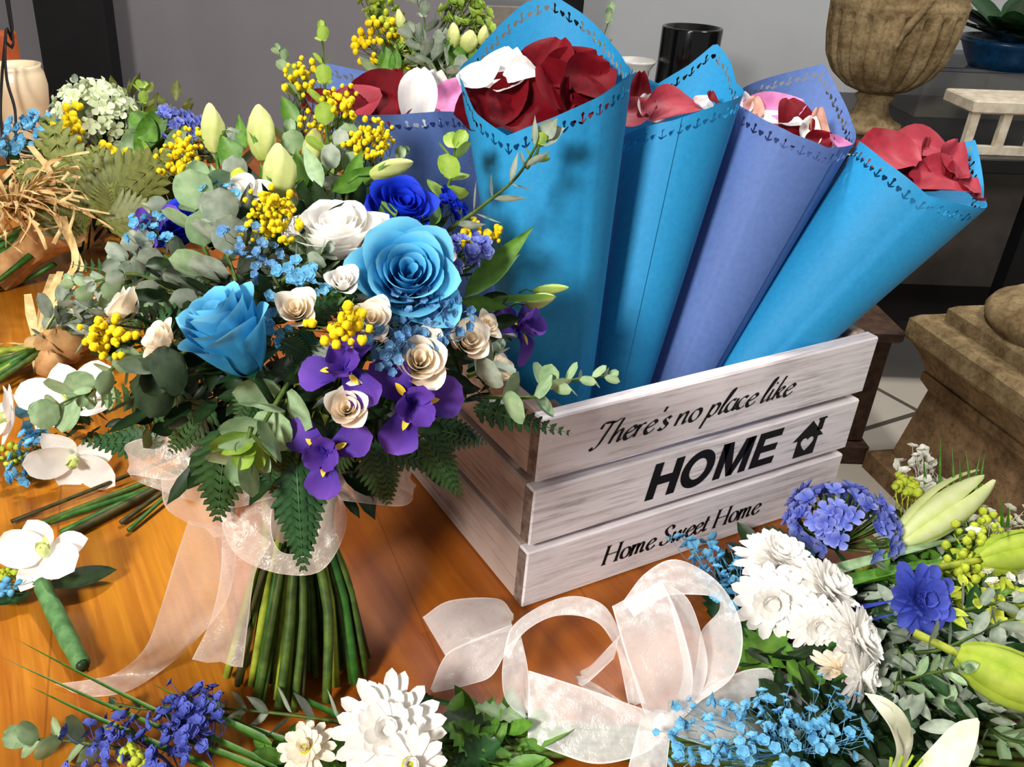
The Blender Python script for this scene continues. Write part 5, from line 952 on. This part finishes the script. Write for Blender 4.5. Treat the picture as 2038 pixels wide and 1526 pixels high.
mb = MB(); mb.add(lathe([(.001, 0), (.150, 0), (.158, .012), (.160, .025), (.152, .04), (.135, .046), (.128, .055), (.12, .06), (.001, .06)], 40), Ptop * np.array([1, 1, 0]) + e_d * SZ / 2 + n_d * SZ / 2 + np.array([0, 0, zt + .0502]), np.eye(3)); mb.build('round_base', m_stone, pd)
mb = MB(); 
for i0, z0, i1, z1 in ((.03, -.075, .008, -.0455), (.045, -.11, .03, -.0751), (.04, -.13, .04, -.1101), (.055, -.150, .04, -.1301)): pblk(mb, i0, zt + z0, i1, zt + z1)
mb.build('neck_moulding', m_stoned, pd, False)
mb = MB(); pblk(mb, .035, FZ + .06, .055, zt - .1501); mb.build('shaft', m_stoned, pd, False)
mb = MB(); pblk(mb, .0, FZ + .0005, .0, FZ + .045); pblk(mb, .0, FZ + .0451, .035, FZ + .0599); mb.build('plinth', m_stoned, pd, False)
# black glossy cylinder vase and white dish on the counter
m_gl = mat('glossy black ceramic', (10, 10, 11), (8, 8, 9), .12, .5)
vb = at(1363, 150, 2.45); k = float(CR[2] @ (vb - CC)) / CF; hz = at(1366, 55, 2.45)[2] + .01 - ctop; vb[2] = ctop + .0005
turned('cylinder_vase', [(.001, 0), (56 * k, 0), (58 * k, .01), (57 * k, hz * .5), (58 * k, hz - .004), (57 * k, hz), (52 * k, hz), (51 * k, hz * .5), (50 * k, .02), (.001, .02)], vb, m_gl, 'tall glossy black cylinder vase behind the notched blue cone', 'vase')
wb = at(1262, 150, 2.45); hz2 = at(1262, 116, 2.45)[2] - ctop; wb[2] = ctop + .0005
turned('white_dish', [(.001, 0), (.03, 0), (.034, hz2 * .3), (.040, hz2 * .8), (.052, hz2 * .95), (.054, hz2), (.050, hz2), (.034, hz2 * .8), (.001, hz2 * .5)], wb, mat('white ceramic', (226, 224, 218), (214, 212, 206), .3, .5), 'white ceramic dish beside the black cylinder vase on the counter', 'dish')
# beige panel, white box and black box high at the back
r0, d0, z0 = lr(906, 60, 2.55); r1 = lr(1010, 30, 2.55)[0]
solid('beige_board', mat('beige board', (168, 158, 146), (156, 146, 134), .8), fbox(r0, r1 + .08, d0, d0 + .02, ctop, lr(960, 8, 2.55)[2], .002), 'beige board standing on the counter behind the tall blue cone', 'board')
r0, d0, z0 = lr(950, 0, 2.5); solid('storage_box', mat('pale translucent plastic', (206, 206, 200), (190, 190, 186), .3, .4), fbox(r0, r0 + .17, d0 + .12, d0 + .3, z0 + .0, z0 + .14, .004), 'pale plastic box on the beige board above the tall bunch', 'box').location.z
r0, d0, z0 = lr(1110, 10, 2.6); solid('black_box', m_black, fbox(r0, r0 + .075, d0, d0 + .09, ctop, z0 + .12, .003), 'black upright box behind the peak of the tall blue cone', 'box')
# clear box, white crate stand, glass shelf and blue pot plant at the right
def glassy(name, tint, al):
    m, nt, out = newmat(name); g = nd(nt, 'BsdfGlossy'); g.inputs['Roughness'].default_value = .12; d = nd(nt, 'BsdfDiffuse'); d.inputs[0].default_value = lin(tint); t = nd(nt, 'BsdfTransparent'); a = nd(nt, 'MixShader', i_0=.25); nt.links.new(d.outputs[0], a.inputs[1]); nt.links.new(g.outputs[0], a.inputs[2]); b = nd(nt, 'MixShader', i_0=al); nt.links.new(t.outputs[0], b.inputs[1]); nt.links.new(a.outputs[0], b.inputs[2]); nt.links.new(b.outputs[0], out.inputs[0]); return m
m_clear = glassy('clear acrylic', (140, 134, 122), .45)
dd = float((ub - G0) @ FW) + .17; D_ = lambda x, y: (fr(0, dd) + 0, )[0]
def cpx(x, y, d):                                                       # where a sight line meets the vertical plane d metres ahead
    r = ray(x, y); s = d / (r @ FW); p = CC + r * s - G0; return float(p @ RT), float(p[2])
ra, za = cpx(1800, 300, dd); rb_, zb = cpx(2100, 150, dd)
ab = thing('acrylic_box', fr((ra + rb_) / 2, dd + .15, ctop), 'clear acrylic display box on the counter right of the stone urn', 'display box')
T_ = .006
for a in ((ra, rb_, dd, dd + T_, ctop + .0005, zb), (ra, ra + T_, dd + T_, dd + .3, ctop + .0005, zb), (rb_ - T_, rb_, dd + T_, dd + .3, ctop + .0005, zb), (ra, rb_, dd + .3, dd + .306, ctop + .0005, zb)): mb = MB(); mb.add(fbox(*a)); mb.build('side_panel', m_clear, ab, False)
mb = MB(); mb.add(fbox(ra - .01, rb_ + .01, dd - .01, dd + .32, zb + .0004, zb + .012, .002)); mb.build('lid', glassy('grey glass lid', (96, 98, 98), .75), ab, False)
m_wc = mat('white painted wood', (212, 202, 182), (186, 172, 150), .7, scale=40)
dq = cdv + .03; r0, z0 = cpx(1925, 270, dq); zt2 = cpx(2000, 202, dq)[1]
ws = thing('white_stand', fr(r0 + .1, dq + .07, ctop), 'small white wooden stand with square openings at the right end of the counter', 'stand')
mb = MB(); mb.add(fbox(r0 - .005, r0 + .24, dq, dq + .145, zt2 - .03, zt2, .004)); mb.build('stand_top', m_wc, ws, False)
for a in (r0, r0 + .075, r0 + .15, r0 + .215):
    mb = MB(); mb.add(fbox(a, a + .02, dq + .004, dq + .024, ctop + .0005, zt2 - .0302, .002)); mb.build('stand_leg', m_wc, ws, False)
mb = MB(); mb.add(fbox(r0, r0 + .235, dq + .0045, dq + .0235, ctop + .0008, ctop + .02)); mb.build('bottom_rail', m_wc, ws, False)
pb_ = fr(*[lr(2000, 112, 2.42)[i] for i in (0, 1)]); pb_ = np.array([pb_[0], pb_[1], zb + .013]); kk = float(CR[2] @ (pb_ - CC)) / CF
pl = thing('potted_plant', pb_, 'blue pot with dark green broad leaves standing on the acrylic box', 'plant')
mb = MB(); mb.add(lathe([(.001, .0005), (60 * kk, .0005), (72 * kk, 20 * kk), (84 * kk, 44 * kk), (88 * kk, 47 * kk), (88 * kk, 56 * kk), (82 * kk, 56 * kk), (74 * kk, 44 * kk), (.001, 40 * kk)], 32), pb_, np.eye(3)); mb.build('pot', mat('dark blue glaze', (24, 74, 116), (16, 56, 94), .3, .4), pl)
for k in range(34):
    a = rnd.uniform(0, 6.283); l_ = rnd.uniform(.14, .24); d = np.array([math.cos(a), math.sin(a), rnd.uniform(.0, .5)]); o_ = pb_ + np.array([0, 0, 50 * kk]) + d * .02
    mb = MB(); mb.add(leaf(l_, l_ * .36, 'oval', -.16, .1, 5, 9), o_, frx(d + np.array([0, 0, .3]), (-.5 * d[0], -.5 * d[1], 1))); mb.build('leaf', m_dkgreen if k % 2 else m_fern, pl)
# brown wooden foot seen on the floor past the crate, dark floor strip
r0, d0, z0 = lr(1690, 908, 2.16); m_brn = mat('dark brown wood', (84, 62, 50), (58, 42, 34), .6, scale=40)
fo = fr(r0, d0)
ft = thing('wooden_stool', np.array([fo[0], fo[1], FZ]), 'dark brown wooden stool on the floor just past the right end of the crate', 'stool')
zz = FZ; mb = MB(); rbox(mb, r0 - .22, r0 + .020, d0 - .04, d0 + .16, FZ + .0005, FZ + .05, .004); mb.build('foot', m_brn, ft, False)
mb = MB(); rbox(mb, r0 - .20, r0 + .008, d0 - .02, d0 + .14, FZ + .0504, FZ + .32, .004); mb.build('body', m_brn, ft, False)
mb = MB(); rbox(mb, r0 - .23, r0 + .015, d0 - .05, d0 + .17, FZ + .3204, FZ + .35, .006); mb.build('seat', m_brn, ft, False)
